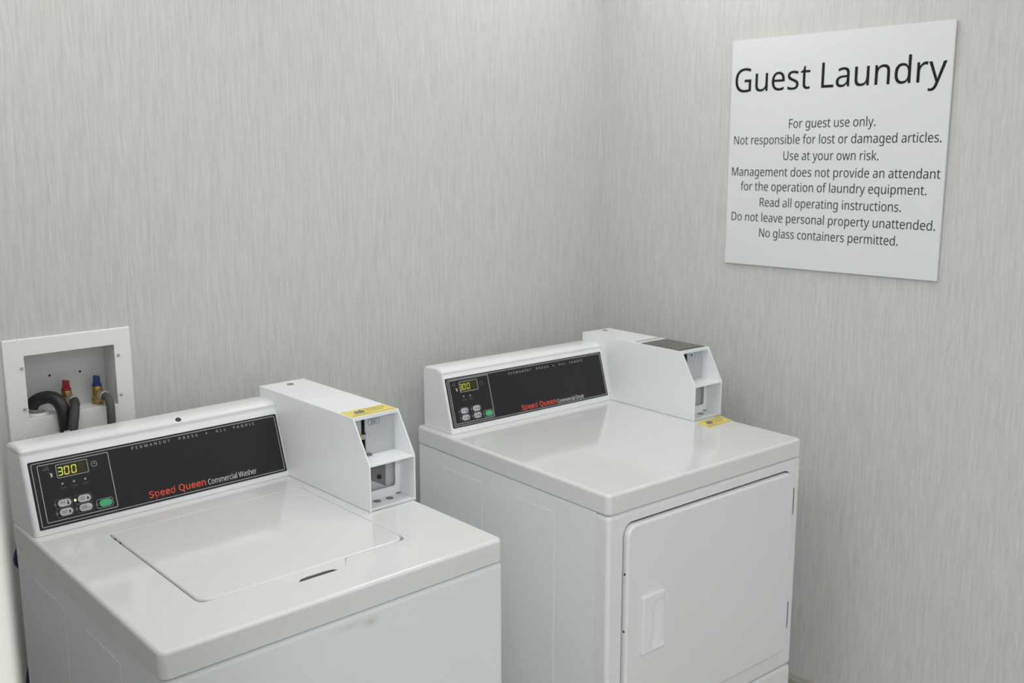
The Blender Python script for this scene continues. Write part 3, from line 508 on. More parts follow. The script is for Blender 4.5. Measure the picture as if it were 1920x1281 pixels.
        solid(mb, [rp], -0.0015, 0.0, lambda u, v, w: fm(u, v, H-0.0008-0.055*(0.1185-v)+w))
        mb.build('finger_pull', 'enamel', ld)
        for (bx, by) in ((0.1166, 0.484), (0.1166, 0.458)):
            mb = MB(); solid(mb, [circle(bx, by, 0.0026, 10)], H-0.006, H-0.0012, fm, 0, 0.0008, 2)
            mb.build('bumper', 'dark', ld, 'small black rubber bumper')
        mb = MB(); solid(mb, [rrect(0.112, 0.529, 0.080, 0.511)], H-0.040, H-0.030, fm)  # black plate added under the lid, painting the shade in slit and gaps
        mb.build('lid_gap_shade', 'dark', root)

    # console housing: profile (depth from the back, height) lofted with rounded ends
    cx0, clen, hb = P['cx0'], P['c_len'], P['back']
    yb, yt, hh = P['c_yb'], P['c_yt'], P['c_h']
    fd = lambda z: yb+(yt-yb)*z/hh
    prof = [(-hb, 0.0006), (-hb+0.0006, 0.146), (-hb+0.0028, 0.1530), (-hb+0.0075, 0.1572), (-hb+0.016, 0.1592), (0.015, 0.1608), (0.040, 0.1618),
            (0.0540, 0.1617), (0.0610, 0.1606), (0.0668, 0.1583), (0.0708, 0.1552), (fd(0.1510)+0.0010, 0.1522), (fd(0.1485)-0.0006, 0.1492), (fd(0.1455)-0.0018, 0.1462), (fd(0.1430)-0.0010, 0.1432), (fd(0.1400), 0.1402),
            (fd(0.10), 0.10), (fd(0.05), 0.05), (fd(0.012), 0.012), (fd(0.0006)-0.0012, 0.0006)]
    area = area2(prof)
    pr = prof if area > 0 else list(reversed(prof))
    r = 0.0075; n = len(pr); vs = []; fs = []
    secs = [(r*(1-math.cos(a)), r*(1-math.sin(a))) for a in [math.pi/2*k/6 for k in range(7)]]
    allx = [(x, e) for x, e in secs]+[(clen-x, e) for x, e in reversed(secs)]
    for (x, e) in allx:
        for (d, z), (d0, z0) in zip(inset(pr, e), pr):
            zz = 0.0006 if z0 < 0.001 else z
            vs.append(fc(cx0+x, D+P['dy']-d, H+zz))
    for s in range(len(allx)-1):
        for i in range(n): fs.append([s*n+i, s*n+(i+1) % n, (s+1)*n+(i+1) % n, (s+1)*n+i])
    mb = MB(); mb.add(vs, fs, True)
    mb.add(vs[:n], [list(range(n))], False); mb.add(vs[-n:], [list(range(n))], False)
    con = mb.build('console', 'plastic', root)
    # marks on the top of the console
    ftop = lambda u, v, w: fc(cx0+u, D+P['dy']-v, H+0.1608+w)
    for (u, v) in P['screws']:
        mb = MB(); solid(mb, [circle(u, v, 0.0030, 12, 0.0026)], -0.001, 0.0009, ftop)
        mb.build('screw', 'lockplate', con)
    if P['kind'] == 'washer':
        mb = MB()
        solid(mb, [circle(0, 0, 0.0062, 24)], -0.004, 0.0016, lambda u, v, w: fc(cx0+0.3165+u, D-0.0660-(v*0.60+w*0.45), H+0.1588-v*0.8*0.75+w*0.85), 0, 0.001, 3)
        mb.build('plug', 'dark', con, 'black round hole plug')
        mb = MB()
        for k in range(16):
            if k in (5, 6, 11): continue
            x = 0.018+0.0030*k; solid(mb, [rrect(x, x+0.0019+0.0006*(k % 3), -0.0070-0.0002*(k % 2), -0.0052)], -0.001, 0.0004, lambda u, v, w: ftop(u, v, w-0.0012))
        mb.build('worn_label', 'print', con, 'worn grey printing along the rear edge')
        for (x0, x1) in ((0.0890, 0.1010), (0.1090, 0.1200)):
            mb = MB(); solid(mb, [rrect(x0, x1, -0.0040, -0.0018)], -0.001, 0.0004, lambda u, v, w: ftop(u, v, w-0.0010))
            mb.build('scuff_mark', 'print', con, 'grey scuff mark')

    # control panel on the sloping face: u along, v up the face, w outward
    Lf = math.hypot(yb-yt, hh); sv, cv = (yb-yt)/Lf, hh/Lf
    def ff(u, v, w): return fc(cx0+u, D+P['dy']-(yb-sv*v+cv*w), H+cv*v+sv*w)
    p0, p1, q0, q1 = P['panel']
    mb = MB(); solid(mb, [rrect(p0, p1, q0, q1, 0.002, 3)], -0.002, 0.0007, ff, 0, 0.0003, 2)
    pan = mb.build('control_panel', 'panel', root, 'black control panel on the sloping console face')
    Wp = (0.0006, 0.00095)
    mb = MB()
    solid(mb, ring(p0+0.0046, p1-0.0046, q0+0.0036, q1-0.0036, 0.0035, 0.0014), *Wp, ff)
    i0, i1, j0, j1 = P['inner']
    solid(mb, ring(i0, i1, j0, j1, 0.0030, 0.0014), *Wp, ff)
    mb.build('border_lines', 'print', pan, 'thin grey printed border lines')
    for t, a, b in P['perm']: lettering('fabric_lettering', 'print', pan, ff, [(t, a, b, P['permv'], 0.0056, 'n', 330)], *Wp, label='small spaced letters '+t)
    mb = MB(); solid(mb, [circle(P['bullet'], P['permv']+0.0028, 0.0016, 12)], *Wp, ff); mb.build('bullet_mark', 'print', pan)
    sq = P['sq']
    lettering('red_lettering', 'red', pan, ff, [('Speed Queen', sq[0], sq[1], sq[2], sq[3], 'h', 0)], *Wp, label='bold red letters')
    ct = P['ct']
    lettering('model_lettering', 'whitepr', pan, ff, [(ct[4], ct[0], ct[1], ct[2], ct[3], 'n', -12)], *Wp, label='thin white letters '+ct[4])
    # display window
    d0, d1, e0, e1 = P['disp']
    mb = MB(); solid(mb, [rrect(d0, d1, e0, e1, 0.0025, 4)], 0.0005, 0.0008, ff)
    dw = mb.build('display', 'window', pan, 'dark window of the lit number display')
    mb = MB(); solid(mb, ring(d0, d1, e0, e1, 0.0025, 0.0011), 0.0006, 0.0012, ff); mb.build('display_frame', 'print', pan)
    segs = {'3': 'abgcd', '0': 'abcdef', '8': 'abcdefg'}
    def digit(mb, ch, cx, cy, w, h, t, clip=None):
        x0, x1, y0, y1, ym = cx-w/2, cx+w/2, cy-h/2, cy+h/2, cy
        S = {'a': (x0+t*.6, x1-t*.6, y1-t, y1), 'd': (x0+t*.6, x1-t*.6, y0, y0+t), 'g': (x0+t*.6, x1-t*.6, ym-t/2, ym+t/2),
             'b': (x1-t, x1, ym+t*.4, y1-t*.6), 'c': (x1-t, x1, y0+t*.6, ym-t*.4), 'f': (x0, x0+t, ym+t*.4, y1-t*.6), 'e': (x0, x0+t, y0+t*.6, ym-t*.4)}
        for s in segs[ch]:
            a, b, c2, d = S[s]
            if clip: a = max(a, clip)
            if b-a < 0.0004: continue
            solid(mb, [rrect(a, b, c2, d, 0.0003, 2)], 0.0006, 0.00105, lambda u, v, w: ff(u+(v-cy)*0.06, v, w))
    for ch, cx, cy in P['digits']:
        mb = MB(); digit(mb, ch, cx, cy, 0.0094, 0.0158, 0.0016, P['clip'])
        mb.build('lit_digit', P['digit_mat'], pan, 'lit yellow numeral '+ch)
    if P['kind'] == 'washer':
        mb = MB(); digit(mb, '8', 0.1052, 0.1136, 0.0094, 0.0158, 0.0016); mb.build('unlit_digit', 'ghost', pan)
    # clock mark
    cu, cvv = P['clock']
    mb = MB()
    for a in range(1): solid(mb, [circle(cu, cvv, 0.0056, 24), circle(cu, cvv, 0.0047, 24)], *Wp, ff)
    solid(mb, [stroke((cu, cvv), (cu+0.0026, cvv+0.0003), 0.0009)], *Wp, ff); solid(mb, [stroke((cu, cvv), (cu, cvv+0.0026), 0.0008)], *Wp, ff)
    mb.build('clock_mark', 'dimprint' if P['kind'] != 'washer' else 'print', pan)
    # coin-and-hand mark
    hu, hv = P['icon']
    mb = MB()
    for a, b in (((-0.0075, 0.0), (-0.0015, 0.0005)), ((-0.0070, -0.0018), (0.0002, -0.0012)), ((-0.0015, 0.0040), (0.0020, 0.0052)), ((0.0020, 0.0052), (0.0036, -0.0045)), ((-0.0015, 0.0040), (0.0032, -0.0040)), ((0.0004, -0.0075), (0.0060, -0.0105))):
        solid(mb, [stroke((hu+a[0], hv+a[1]), (hu+b[0], hv+b[1]), 0.0009)], *Wp, ff)
    mb.build('coin_slot_mark', 'dimprint', pan)
    mb = MB()
    solid(mb, [[(hu+0.0050+x, hv-0.0135+y) for x, y in ((-0.0004, 0.0046), (0.0026, 0.0040), (0.0036, 0.0010), (0.0030, -0.0030), (0.0012, -0.0040), (0.0000, -0.0020), (0.0004, 0.0010), (-0.0012, 0.0030))]], *Wp, ff)
    mb.build('hand_mark', 'whitepr', pan)
    # lamps with their words
    for (u, v) in P['leds']:
        mb = MB(); solid(mb, [circle(u, v, 0.0023, 14)], 0.0005, 0.0013, ff, 0, 0.0004, 2); mb.build('indicator_lamp', 'led', pan)
    for q in P['ledtext']: lettering('lamp_lettering', 'dimprint', pan, ff, [q], *Wp)
    # buttons
    for k, (u, v) in enumerate(P['pills']):
        g = k == 4; bw, bh = (0.0245, 0.0136) if not g else (0.0245, 0.0138)
        bw *= P['pillk']
        mb = MB(); solid(mb, [rrect(u-bw/2, u+bw/2, v-bh/2, v+bh/2, bh*0.48, 6)], 0.0005, 0.0016, ff, 0, 0.0005, 3)
        bt = mb.build('button', 'green' if g else 'button', pan, 'green start button' if g else None)
        mb = MB()
        fx0 = u-bw/2-0.0055; solid(mb, ring(fx0, u+bw/2+0.0023, v-bh/2-0.0020, v+bh/2+0.0020, 0.0045, 0.0007), *Wp, ff)
        mb.build('button_outline', 'dimprint' if not g else 'print', pan)
        lit = P['lit'] == k
        mb = MB(); solid(mb, [circle(fx0+0.0004, v, 0.0026 if not lit else 0.0024, 14)], 0.0006, 0.0013, ff, 0, 0.0004, 2)
        mb.build('button_lamp', 'led_on' if lit else 'dimprint', pan, 'small lit yellow lamp' if lit else None)
        if not g:
            mb = MB()
            for q in range(2 if k < 1 else 3):
                yy = v+0.0026-0.0024*q
                solid(mb, [rrect(u-bw*0.36, u+bw*(0.04 if k != 3 else 0.10), yy-0.0005, yy+0.0005)], 0.0012, 0.0019, ff)
            mb.build('button_print', 'lockplate', bt)
            mb = MB(); cx = u+bw*0.25
            if k == 0: dp = [(cx-0.0018, v-0.0042), (cx+0.0018, v-0.0042), (cx+0.0016, v-0.001), (cx+0.0007, v+0.0012), (cx+0.0006, v+0.0048), (cx-0.0008, v+0.0048), (cx-0.0008, v+0.0012), (cx-0.0016, v-0.001)]
            elif k == 3 and P['kind'] == 'washer': dp = stroke((cx-0.003, v-0.002), (cx+0.004, v-0.002), 0.0006)
            else: dp = [(cx-0.0010, v-0.0034), (cx+0.0012, v-0.0034), (cx+0.0022, v-0.0016), (cx+0.0016, v+0.0008), (cx+0.0002, v+0.0032), (cx-0.0012, v+0.0008), (cx-0.0018, v-0.0016)]
            solid(mb, [dp], 0.0012, 0.0019, ff); mb.build('button_mark', 'dark', bt)

    # coin box of folded sheet steel standing beside the console
    bx = cx0+clen+P['bdx']; yk = D+P['dy']+P['b0']; w, L, tp, bh, kn = P['b_w'], P['b_L'], P['b_top'], P['b_h'], P['b_k']
    t = 0.0032; yfb = yk-L
    side = [(yk, 0.0006), (yk, bh), (yk-tp, bh), (yfb, kn), (yfb, 0.0006)]
    fs_ = lambda u, v, ww: fb(bx+ww, u, H+v)
    mb = MB()
    solid(mb, [side], 0.0, t, fs_, 0.0010, 0.0006, 3)
    solid(mb, [side], w, w-t, fs_, 0.0010, 0.0006, 3)
    fz = lambda u, v, ww: fb(bx+u, yfb+v, H+ww)
    y_top = L-tp
    box(mb, t*0.5, w-t*0.5, y_top+0.0004, L-0.001, bh-t, bh-0.0003, fz, 0.0004)
    solid(mb, [[(L-tp, bh-0.0004), (L-tp, bh-0.0075), (L-tp+0.002, bh-0.0075), (L-tp+0.002, bh-0.0004)]], 0.001, w-0.001, lambda u, v, ww: fb(bx+ww, yfb+u, H+v))
    box(mb, t*0.5, w-t*0.5, L-t, L-0.0004, 0.001, bh-0.001, fz, 0.0004)
    box(mb, t*0.5, w-t*0.5, 0.0006, L-t, 0.0008, 0.0038, fz, 0.0004)
    solid(mb, [[(0.0006, 0.0006), (0.0006, 0.0062), (0.003, 0.0062), (0.003, 0.0006)]], 0.001, w-0.001, lambda u, v, ww: fb(bx+ww, yfb+u, H+v))
    cb = mb.build('coin_box', 'coin', root, 'white steel coin box')
    mb = MB(); box(mb, t, w-t, 0.0012, 0.067, kn-0.0042, kn-0.0008, fz, 0.0006); mb.build('shelf', 'coin', cb)
    # upper back plate: the coin slide face with its slot
    fy = lambda dep: (lambda u, v, ww: fb(bx+u, yfb+dep-ww, H+v))
    mb = MB()
    if P['kind'] == 'washer':
        solid(mb, [[(t, kn-0.001), (0.0315, kn-0.001), (0.0315, 0.1260), (0.0345, 0.1330), (0.0345, bh-t+0.0005), (t, bh-t+0.0005)]], -0.010, -0.0085, fy(0.067))
        solid(mb, [[(0.0390, kn-0.001), (w-t, kn-0.001), (w-t, bh-t+0.0005), (0.0385, bh-t+0.0005), (0.0385, 0.1460), (0.0405, 0.1420), (0.0405, 0.1330), (0.0390, 0.1300)]], -0.003, 0.0, fy(0.067), 0, 0.0006, 2)
        mb.build('slide_plate', 'coin_in', cb, 'grey coin slide plate')
        mb = MB(); solid(mb, [rrect(0.0300, 0.0410, kn-0.001, bh-t+0.0005)], -0.013, -0.0115, fy(0.067)); mb.build('coin_slot', 'dark', cb, 'dark upright coin slot')
        mb = MB()
        solid(mb, [rrect(0.0255, 0.0385, 0.1320, 0.1415, 0.002, 3)], -0.008, 0.0030, fy(0.067), 0, 0.001, 3)
        solid(mb, [circle(0.0310, 0.1367, 0.0026, 12)], 0.002, 0.0048, fy(0.067), 0, 0.0006, 2)
        mb.build('slide_latch', 'nickel', cb, 'brassy metal latch in the coin slot')
        mb = MB(); solid(mb, [rrect(0.0370, 0.0480, kn, kn+0.0035, 0.0012, 3)], 0.0, 0.010, fy(0.067), 0, 0.001, 2); mb.build('slide_stop', 'lockplate', cb)
        mb = MB(); solid(mb, ring(0.0445, 0.0745, 0.1585, 0.1705, 0.0058, 0.0010), 0.0, 0.0005, fy(0.067))
        mb.build('price_outline', 'lockplate', cb)
        lettering('price_lettering', 'ink', cb, fy(0.067), [('25¢', 0.0520, 0.0670, 0.1615, 0.0062, 'n', 0)], 0.0, 0.0005, label='small 25 cent mark')
    else:
        solid(mb, [rrect(0.0455, w-t, kn-0.001, bh-t+0.0005)], -0.003, 0.0, fy(0.067), 0, 0.0006, 2)
        solid(mb, [rrect(t, 0.0320, kn-0.001, bh-t+0.0005)], -0.006, -0.004, fy(0.067))
        mb.build('slide_plate', 'coin_in', cb, 'grey coin slide plate')
        mb = MB(); solid(mb, [rrect(0.0320, 0.0455, kn-0.001, bh-t+0.0005)], -0.010, -0.006, fy(0.067)); mb.build('coin_slot', 'dark', cb, 'dark upright coin slot')
        mb = MB(); solid(mb, ring(0.0540, 0.0760, 0.1520, 0.1690, 0.0040, 0.0006), 0.0, 0.0005, fy(0.067)); mb.build('price_outline', 'lockplate', cb)
        mb = MB(); solid(mb, [circle(0.0628, 0.1612, 0.0030, 12)], 0.0, 0.0006, fy(0.067)); mb.build('price_mark', 'dark', cb)
    # lower back plate with a round-cornered opening onto the money drawer
    mb = MB()
    solid(mb, [rrect(t, w-t, 0.0035, kn-0.004), rrect(0.010, 0.0995, 0.0225, kn-0.008, 0.006, 5)], -0.0018, 0.0, fy(0.0500), 0, 0.0008, 2)
    mb.build('drawer_surround', 'coin', cb)
    mb = MB(); solid(mb, [rrect(t, w-t, 0.004, kn-0.004)], -0.012, -0.0105, fy(0.0500)); mb.build('drawer_face', 'coin_in', cb, 'light grey face of the money drawer')
    if P['kind'] == 'washer':
        mb = MB(); solid(mb, [[(0.0400, 0.0455), (0.0400, 0.0885), (0.0815, 0.0885), (0.0805, 0.0237)]], -0.0105, -0.0090, fy(0.0500), 0, 0.0004, 2)
        mb.build('lock_plate', 'lockplate', cb, 'dark grey metal lock plate')
        mb = MB(); solid(mb, [circle(0.0640, 0.0468, 0.0048, 18), circle(0.0640, 0.0468, 0.0026, 18)], -0.0090, -0.0060, fy(0.0500), 0, 0.0006, 2); solid(mb, [circle(0.0640, 0.0468, 0.0026, 14)], -0.0090, -0.0077, fy(0.0500))
        mb.build('drawer_lock', 'dark', cb, 'black round lock')
    for (u, v) in P['holes']:
        mb = MB(); solid(mb, [circle(u, v, 0.0085, 20)], 0.0030, 0.0042, fz); mb.build('floor_hole', 'lockplate', cb, 'dark round hole in the floor')
    mb = MB(); solid(mb, [rrect(w-t-0.012, w-t-0.002, 0.047, 0.052, 0.0015, 2)], 0.0036, 0.0060, fz); mb.build('floor_clip', 'lockplate', cb)
    # key lock on top of the box
    lu, lv = P['lock']
    mb = MB(); solid(mb, [circle(lu, L-lv, 0.0080, 24), circle(lu, L-lv, 0.0046, 24)], bh-0.002, bh+0.0014, fz, 0, 0.0006, 2)
    solid(mb, [circle(lu, L-lv, 0.0046, 20), stroke((lu-0.002, L-lv), (lu+0.0035, L-lv), 0.0016)], bh-0.002, bh+0.0007, fz)
    lk = mb.build('top_lock', 'metal', cb, 'round steel key lock')
    mb = MB(); solid(mb, [stroke((lu-0.002, L-lv), (lu+0.0035, L-lv), 0.0016)], bh-0.001, bh+0.0005, fz); mb.build('keyhole', 'dark', cb)
    if P['kind'] == 'washer':
        mb = MB(); box(mb, 0.0008, w-0.0008, L-0.1950, L-0.1925, bh-0.001, bh+0.0009, fz, 0.0002); mb.build('lid_seam', 'coin', cb)
        mb = MB(); solid(mb, [rrect(0.0022, w-0.0022, L-0.3740, L-0.3262, 0.001, 2)], bh-0.001, bh+0.0004, fz)
        st = mb.build('sticker', 'yellow', root, 'yellow sticker on the front of the coin box lid')
        sticker_print(st, fz, 0.0022, w-0.0022, L-0.3740, L-0.3262, bh+0.0003)
    else:
        mb = MB(); box(mb, 0.010, w-0.004, L-0.2075, L-0.2045, bh-0.001, bh+0.0003, fz, 0.0); mb.build('lid_seam', 'dark', cb, 'dark gap across the lid')
        mb = MB(); solid(mb, [rrect(0.0040, w-0.0040, L-0.3720, L-0.2300, 0.001, 2)], bh-0.001, bh+0.0006, fz)
        pt = mb.build('instruction_plate', 'plate', cb, 'dark instruction plate with lines of small print')
        for q in range(8):
            yy = L-0.2420-0.0155*q
            mb = MB(); u = 0.012
            while u < w-0.018:
                e = min(w-0.012, u+random.uniform(0.010, 0.030)); solid(mb, [rrect(u, e, yy-0.0022, yy+0.0012)], bh+0.0004, bh+0.0009, fz); u = e+0.003
            mb.build('print_line', 'plateline', root)
        fs2 = lambda u, v, ww: fm(u, v, H+ww)
        mb = MB(); solid(mb, [[(0.5720, 0.2076), (0.6795, 0.2140), (0.6950, 0.2695), (0.5880, 0.2630)]], -0.001, 0.0004, fs2)
        st = mb.build('sticker', 'yellow', root, 'yellow sticker on the top in front of the coin box')
        def fq(u, v, ww): return fs2(0.5720+u*0.1075+v*0.016, 0.2076+u*0.0064+v*0.0555, ww)
        sticker_print(st, lambda u, v, ww: fq(u, v, ww), 0.0, 1.0, 0.0, 1.0, 0.0003)
    return root

def sticker_print(st, fn, x0, x1, y0, y1, z):
    X = lambda a: x0+(x1-x0)*a
    Y = lambda a: y0+(y1-y0)*a
    w0, w1 = z, z+0.0004
    mb = MB()
    solid(mb, [rrect(X(0.03), X(0.97), Y(0.08), Y(0.11))], w0, w1, fn)
    for q, (a, b) in enumerate(((0.48, 0.93), (0.48, 0.90), (0.48, 0.80))):
        solid(mb, [rrect(X(a), X(b), Y(0.78-0.2*q), Y(0.84-0.2*q))], w0, w1, fn)
    solid(mb, [rrect(X(0.10), X(0.42), Y(0.22), Y(0.28))], w0, w1, fn)
    mb.build('sticker_lines', 'olive', st)
    mb = MB()
    hand = [(0.20, 0.40), (0.40, 0.40), (0.44, 0.62), (0.40, 0.84), (0.35, 0.84), (0.34, 0.66), (0.30, 0.66), (0.29, 0.78), (0.25, 0.78), (0.24, 0.64), (0.19, 0.60)]
    solid(mb, [[(X(a), Y(b)) for a, b in hand]], w0, w1, fn)
    mb.build('sticker_mark', 'lockplate', st, 'dark warning mark')

washer = machine(dict(name='washing_machine', kind='washer', W=0.6633, D=0.7116, H=0.9038, x1=-1.1896, yf=-0.8346, yaw=-0.0223, tx=0.0024, ty=0.0078,
    dy=0.0, cya=0.0223, bya=0.0167, cx0=0.0043, c_len=0.5446, c_yb=0.1214, c_yt=0.0686, c_h=0.1571, back=0.014, front_d=0.030,
    bdx=-0.0050, b0=-0.0057, b_w=0.1146, b_L=0.4312, b_top=0.3768, b_h=0.1847, b_k=0.0973,
    panel=(0.0107, 0.5378, 0.0120, 0.1410), inner=(0.0258, 0.1607, 0.0220, 0.1323), disp=(0.0588, 0.1186, 0.1012, 0.1274),
    digits=(('3', 0.0660, 0.1136), ('0', 0.0780, 0.1136), ('0', 0.0915, 0.1136)), clip=None, digit_mat='digit', clock=(0.1307, 0.1147), icon=(0.0425, 0.1230),
    leds=((0.0659, 0.0897), (0.0873, 0.0898), (0.1087, 0.0899)), ledtext=[('WASH', 0.0609, 0.0725, 0.0803, 0.0030, 'n', 0), ('RINSE', 0.0820, 0.0937, 0.0803, 0.0030, 'n', 0), ('SPIN', 0.1038, 0.1134, 0.0803, 0.0030, 'n', 0)],
    pills=((0.0631, 0.0534), (0.1002, 0.0537), (0.0633, 0.0362), (0.1000, 0.0362), (0.1383, 0.0358)), pillk=1.0, lit=1,
    perm=[('PERMANENT', 0.2084, 0.2890), ('PRESS', 0.3082, 0.3496), ('ALL', 0.3910, 0.4146), ('FABRIC', 0.4325, 0.4826)], permv=0.1265, bullet=0.3698,
    sq=(0.2249, 0.3467, 0.0238, 0.0138), ct=(0.3522, 0.4651, 0.0228, 0.0112, 'Commercial Washer'),
    screws=((0.0459, 0.0431), (0.5018, 0.0512)), holes=((0.0435, 0.0394), (0.0739, 0.0371)), lock=(0.0600, 0.0357)))
tag(washer, 'white top-loading coin washer in front of the outlet box, black panel reading Commercial Washer', 'washing machine')
dryer = machine(dict(name='clothes_dryer', kind='dryer', W=0.683, D=0.7105, H=0.914, x1=-0.212, yf=-0.8809, yaw=-0.0651, tx=-0.0008, ty=0.0051,
    dy=-0.012, cya=0.0165, bya=0.006, cx0=0.0171, c_len=0.5735, c_yb=0.1182, c_yt=0.0737, c_h=0.1558, back=0.0105, front_d=0.0394,
    bdx=-0.0016, b0=0.0055, b_w=0.1120, b_L=0.4307, b_top=0.3813, b_h=0.1815, b_k=0.0944,
    panel=(0.0045, 0.5619, 0.0155, 0.1423), inner=(0.0140, 0.1421, 0.0240, 0.1358), disp=(0.0452, 0.1044, 0.1020, 0.1291),
    digits=(('3', 0.0485, 0.1150), ('0', 0.0600, 0.1150), ('0', 0.0737, 0.1150)), clip=0.0468, digit_mat='digit_dim', clock=(0.1172, 0.1163), icon=(0.0290, 0.1235),
    leds=((0.0535, 0.0907), (0.0747, 0.0904)), ledtext=[('DRYING', 0.0465, 0.0626, 0.0803, 0.0030, 'n', 0), ('COOL', 0.0687, 0.0800, 0.0830, 0.0026, 'n', 0), ('DOWN', 0.0700, 0.0821, 0.0795, 0.0026, 'n', 0)],
    pills=((0.0482, 0.0547), (0.0875, 0.0550), (0.0490, 0.0372), (0.0872, 0.0372), (0.1248, 0.0363)), pillk=0.96, lit=None,
    perm=[('PERMANENT', 0.2118, 0.2922), ('PRESS', 0.3110, 0.3545), ('ALL', 0.3953, 0.4187), ('FABRIC', 0.4368, 0.4866)], permv=0.1245, bullet=0.3752,
    sq=(0.2365, 0.3610, 0.0250, 0.0138), ct=(0.3656, 0.4685, 0.0235, 0.0108, 'Commercial Dryer'),
    screws=((0.0473, 0.0325), (0.5300, 0.0450)), holes=((0.0672, 0.0330),), lock=(0.0692, 0.0250)))
tag(dryer, 'white front-door coin dryer in the wall corner, black panel reading Commercial Dryer', 'clothes dryer')

# ------------------------------------------------------------------ wall sign
sg = empty('wall_sign', (-0.001, -0.4878, 1.3110))
fsg = lambda u, v, w: (-w, -u, v)
mb = MB(); solid(mb, [rrect(0.0, 0.6105, 0.0, 0.6083, 0.001, 2)], 0.002, 0.0075, fsg, 0, 0.0006, 2); mb.build('board', 'sign', sg)
for (u, v) in ((0.06, 0.06), (0.55, 0.06), (0.06, 0.55), (0.55, 0.55)):
    mb = MB(); solid(mb, [circle(u, v, 0.012, 12)], 0.0, 0.0022, fsg); mb.build('mounting_pad', 'dark', sg)
def line(t, x0, x1, y, cap): return (t, x0, x1, y, cap, 'n', 0)
hl = text_loops('Guest Laundry', 0.0132, 0.5970, 0.4700, 0.0630)
ng = sum(len(GLYPHS['n'][ch][1]) for ch in 'Guest')
for word, part in (('Guest', hl[:ng]), ('Laundry', hl[ng:])):
    lettering('heading_lettering', 'ink', sg, fsg, [(word, min(p[0] for l in part for p in l), max(p[0] for l in part for p in l), 0.4700, 0.0630, 'n', 0)], 0.0074, 0.0079, 'large black heading word '+word)
for t, a, b, y in (('For guest use only.', 0.1864, 0.4290, 0.3710), ('Not responsible for lost or damaged articles.', 0.0163, 0.5970, 0.3297), ('Use at your own risk.', 0.1740, 0.4428, 0.2876),
                   ('Management does not provide an attendant', 0.0132, 0.6005, 0.2443), ('for the operation of laundry equipment.', 0.0436, 0.5699, 0.2048), ('Read all operating instructions.', 0.1072, 0.5092, 0.1625),
                   ('Do not leave personal property unattended.', 0.0174, 0.5974, 0.1210), ('No glass containers permitted.', 0.1094, 0.5069, 0.0792)):
    lettering('text_line', 'ink', sg, fsg, [line(t, a, b, y, 0.0232)], 0.0074, 0.0078, 'black line '+t.rstrip('.'))
tag(sg, 'square white sign with black Guest Laundry lettering on the right wall', 'sign')

# ------------------------------------------------------------------ outlet box with its taps
ob = empty('outlet_box', (-1.663, 0, 1.145))
OX, OZ = -1.663, 1.145
fo = lambda u, v, w: (u-OX, -w, v-OZ)                    # w comes out of the wall
mb = MB(); solid(mb, [rrect(-1.7945, -1.5332, 1.020, 1.2456, 0.0035, 3), rrect(*BOX_HOLE)], 0.0003, 0.0055, fo, 0, 0.003, 3, hole_b1=0.0008)
mb.build('faceplate', 'outlet', ob)
mb = MB()
x0, x1, z0, z1 = BOX_HOLE; dp = 0.058; t = 0.003
box(mb, x0-t, x1+t, z0-t, z1+t, -dp-t, -dp, fo)
box(mb, x0-t, x0, z0-t, z1+t, -dp, 0.001, fo); box(mb, x1, x1+t, z0-t, z1+t, -dp, 0.001, fo)
box(mb, x0, x1, z0-t, z0, -dp, 0.001, fo); box(mb, x0, x1, z1, z1+t, -dp, 0.001, fo)
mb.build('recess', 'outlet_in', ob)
for (u, v) in ((-1.7610, 1.1855), (-1.5627, 1.1861), (-1.7615, 1.1003), (-1.5625, 1.0988)):
    mb = MB(); solid(mb, [circle(u, v, 0.0033, 14)], 0.005, 0.0085, fo, 0, 0.0015, 3); mb.build('screw', 'chrome', ob)
for (u, v) in ((-1.6876, 1.1492), (-1.6241, 1.1484)):
    mb = MB(); solid(mb, [circle(u, v, 0.0026, 12)], -dp-0.001, -dp+0.0006, fo); mb.build('nail_hole', 'dark', ob)
mb = MB(); solid(mb, [circle(-1.727, -0.031, 0.0235, 24), circle(-1.727, -0.031, 0.016, 24)], z0-0.001, z0+0.004, lambda u, v, w: (u-OX, -v, w-OZ), 0, 0.001, 2)
mb.build('drain_collar', 'outlet', ob)
def tap(cx, knob, name_label, nut_dx):
    P3 = lambda x, y, z: (x-OX, y, z-OZ)
    mb = MB()
    cyl(mb, P3(cx, 0.032, z0), P3(cx, 0.032, z0+0.012), 0.0125, 18, 0.001)
    cyl(mb, P3(cx, 0.032, z0+0.010), P3(cx, 0.032, z0+0.040), 0.0105, 18, 0.0015)
    cyl(mb, P3(cx, 0.032, z0+0.024), P3(cx+0.003, 0.006, z0+0.023), 0.0085, 16, 0.001)
    v = mb.build('tap_body', 'brass', ob, name_label)
    mb = MB(); cyl(mb, P3(cx+0.002, 0.014, z0+0.0235), P3(cx+0.004, 0.000, z0+0.0215), 0.0118, 8, 0.0015); mb.build('hose_nut', 'nickel', v)
    mb = MB()
    cyl(mb, P3(cx, 0.032, z0+0.039), P3(cx, 0.032, z0+0.045), 0.0100, 16, 0.001)
    solid(mb, [[(-0.0080, 0.0), (0.0080, 0.0), (0.0072, 0.0165), (-0.0060, 0.0190)]], -0.0062, 0.0062, lambda u, q, w: P3(cx+u*0.9+w*0.4, 0.032+w*0.9-u*0.4, z0+0.044+q), 0.0015, 0.0015, 2)
    mb.build('tap_knob', knob, v, 'red tap knob' if knob == 'redknob' else 'blue tap knob')
tap(-1.6645, 'redknob', 'brass tap with a red knob', 0)
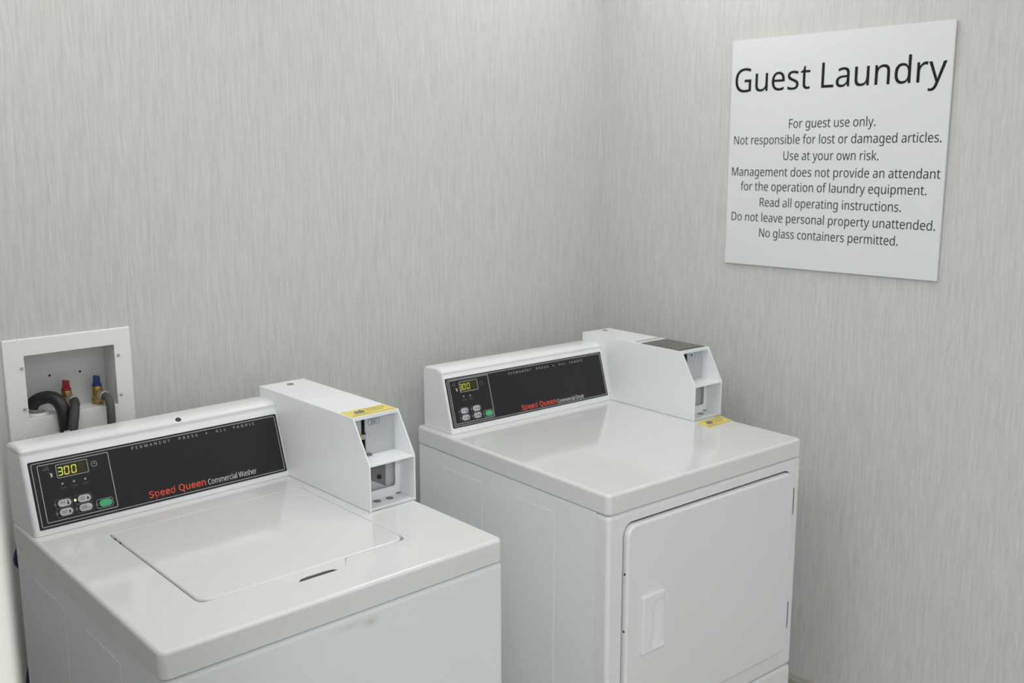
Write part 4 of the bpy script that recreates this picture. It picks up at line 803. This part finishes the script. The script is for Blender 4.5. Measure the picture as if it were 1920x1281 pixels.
tap(-1.5995, 'blueknob', 'brass tap with a blue knob', 0)
tag(ob, 'white recessed water outlet box in the back wall above the washer', 'outlet box')

mb = MB(); tube(mb, [(-1.5955, 0.001, 1.0985), (-1.5940, -0.012, 1.0960), (-1.5955, -0.026, 1.0830), (-1.5985, -0.034, 1.0600), (-1.6010, -0.038, 1.0250), (-1.603, -0.040, 0.95), (-1.603, -0.042, 0.80), (-1.60, -0.05, 0.62)], 0.0088)
tag(mb.build('inlet_hose', 'hose'), 'grey rubber water hose hanging from the blue-knobbed tap', 'hose')
mb = MB(); tube(mb, [(-1.6615, 0.002, 1.0985), (-1.6640, -0.012, 1.0965), (-1.6720, -0.032, 1.0920), (-1.6805, -0.0500, 1.0795), (-1.6880, -0.060, 1.0590), (-1.6915, -0.063, 1.0340), (-1.694, -0.063, 0.94), (-1.694, -0.064, 0.80), (-1.69, -0.065, 0.62)], 0.0098)
tag(mb.build('inlet_hose', 'hose2'), 'dark rubber water hose hanging from the red-knobbed tap', 'hose')
mb = MB(); tube(mb, [(-1.7360, 0.037, 1.0920), (-1.7330, 0.034, 1.1000), (-1.7230, 0.026, 1.1085), (-1.7090, 0.014, 1.1130), (-1.6985, 0.000, 1.1095), (-1.6930, -0.013, 1.0980), (-1.6905, -0.0200, 1.0800), (-1.6895, -0.0212, 1.0550), (-1.6895, -0.022, 1.0250), (-1.690, -0.024, 0.94), (-1.690, -0.026, 0.80), (-1.70, -0.03, 0.55)], 0.0135, n=14)
tag(mb.build('drain_hose', 'drain'), 'thick black drain hose looping over the lip of the outlet box', 'hose')
mb = MB(); tube(mb, [(-1.800, -0.090, 0.885), (-1.811, -0.096, 0.860), (-1.8285, -0.099, 0.820), (-1.811, -0.097, 0.782), (-1.800, -0.095, 0.70), (-1.806, -0.096, 0.64), (-1.825, -0.099, 0.570), (-1.825, -0.099, 0.53), (-1.81, -0.096, 0.45)], 0.0085)
tag(mb.build('hose', 'navy'), 'dark blue hose showing behind the left rear edge of the washer', 'hose')
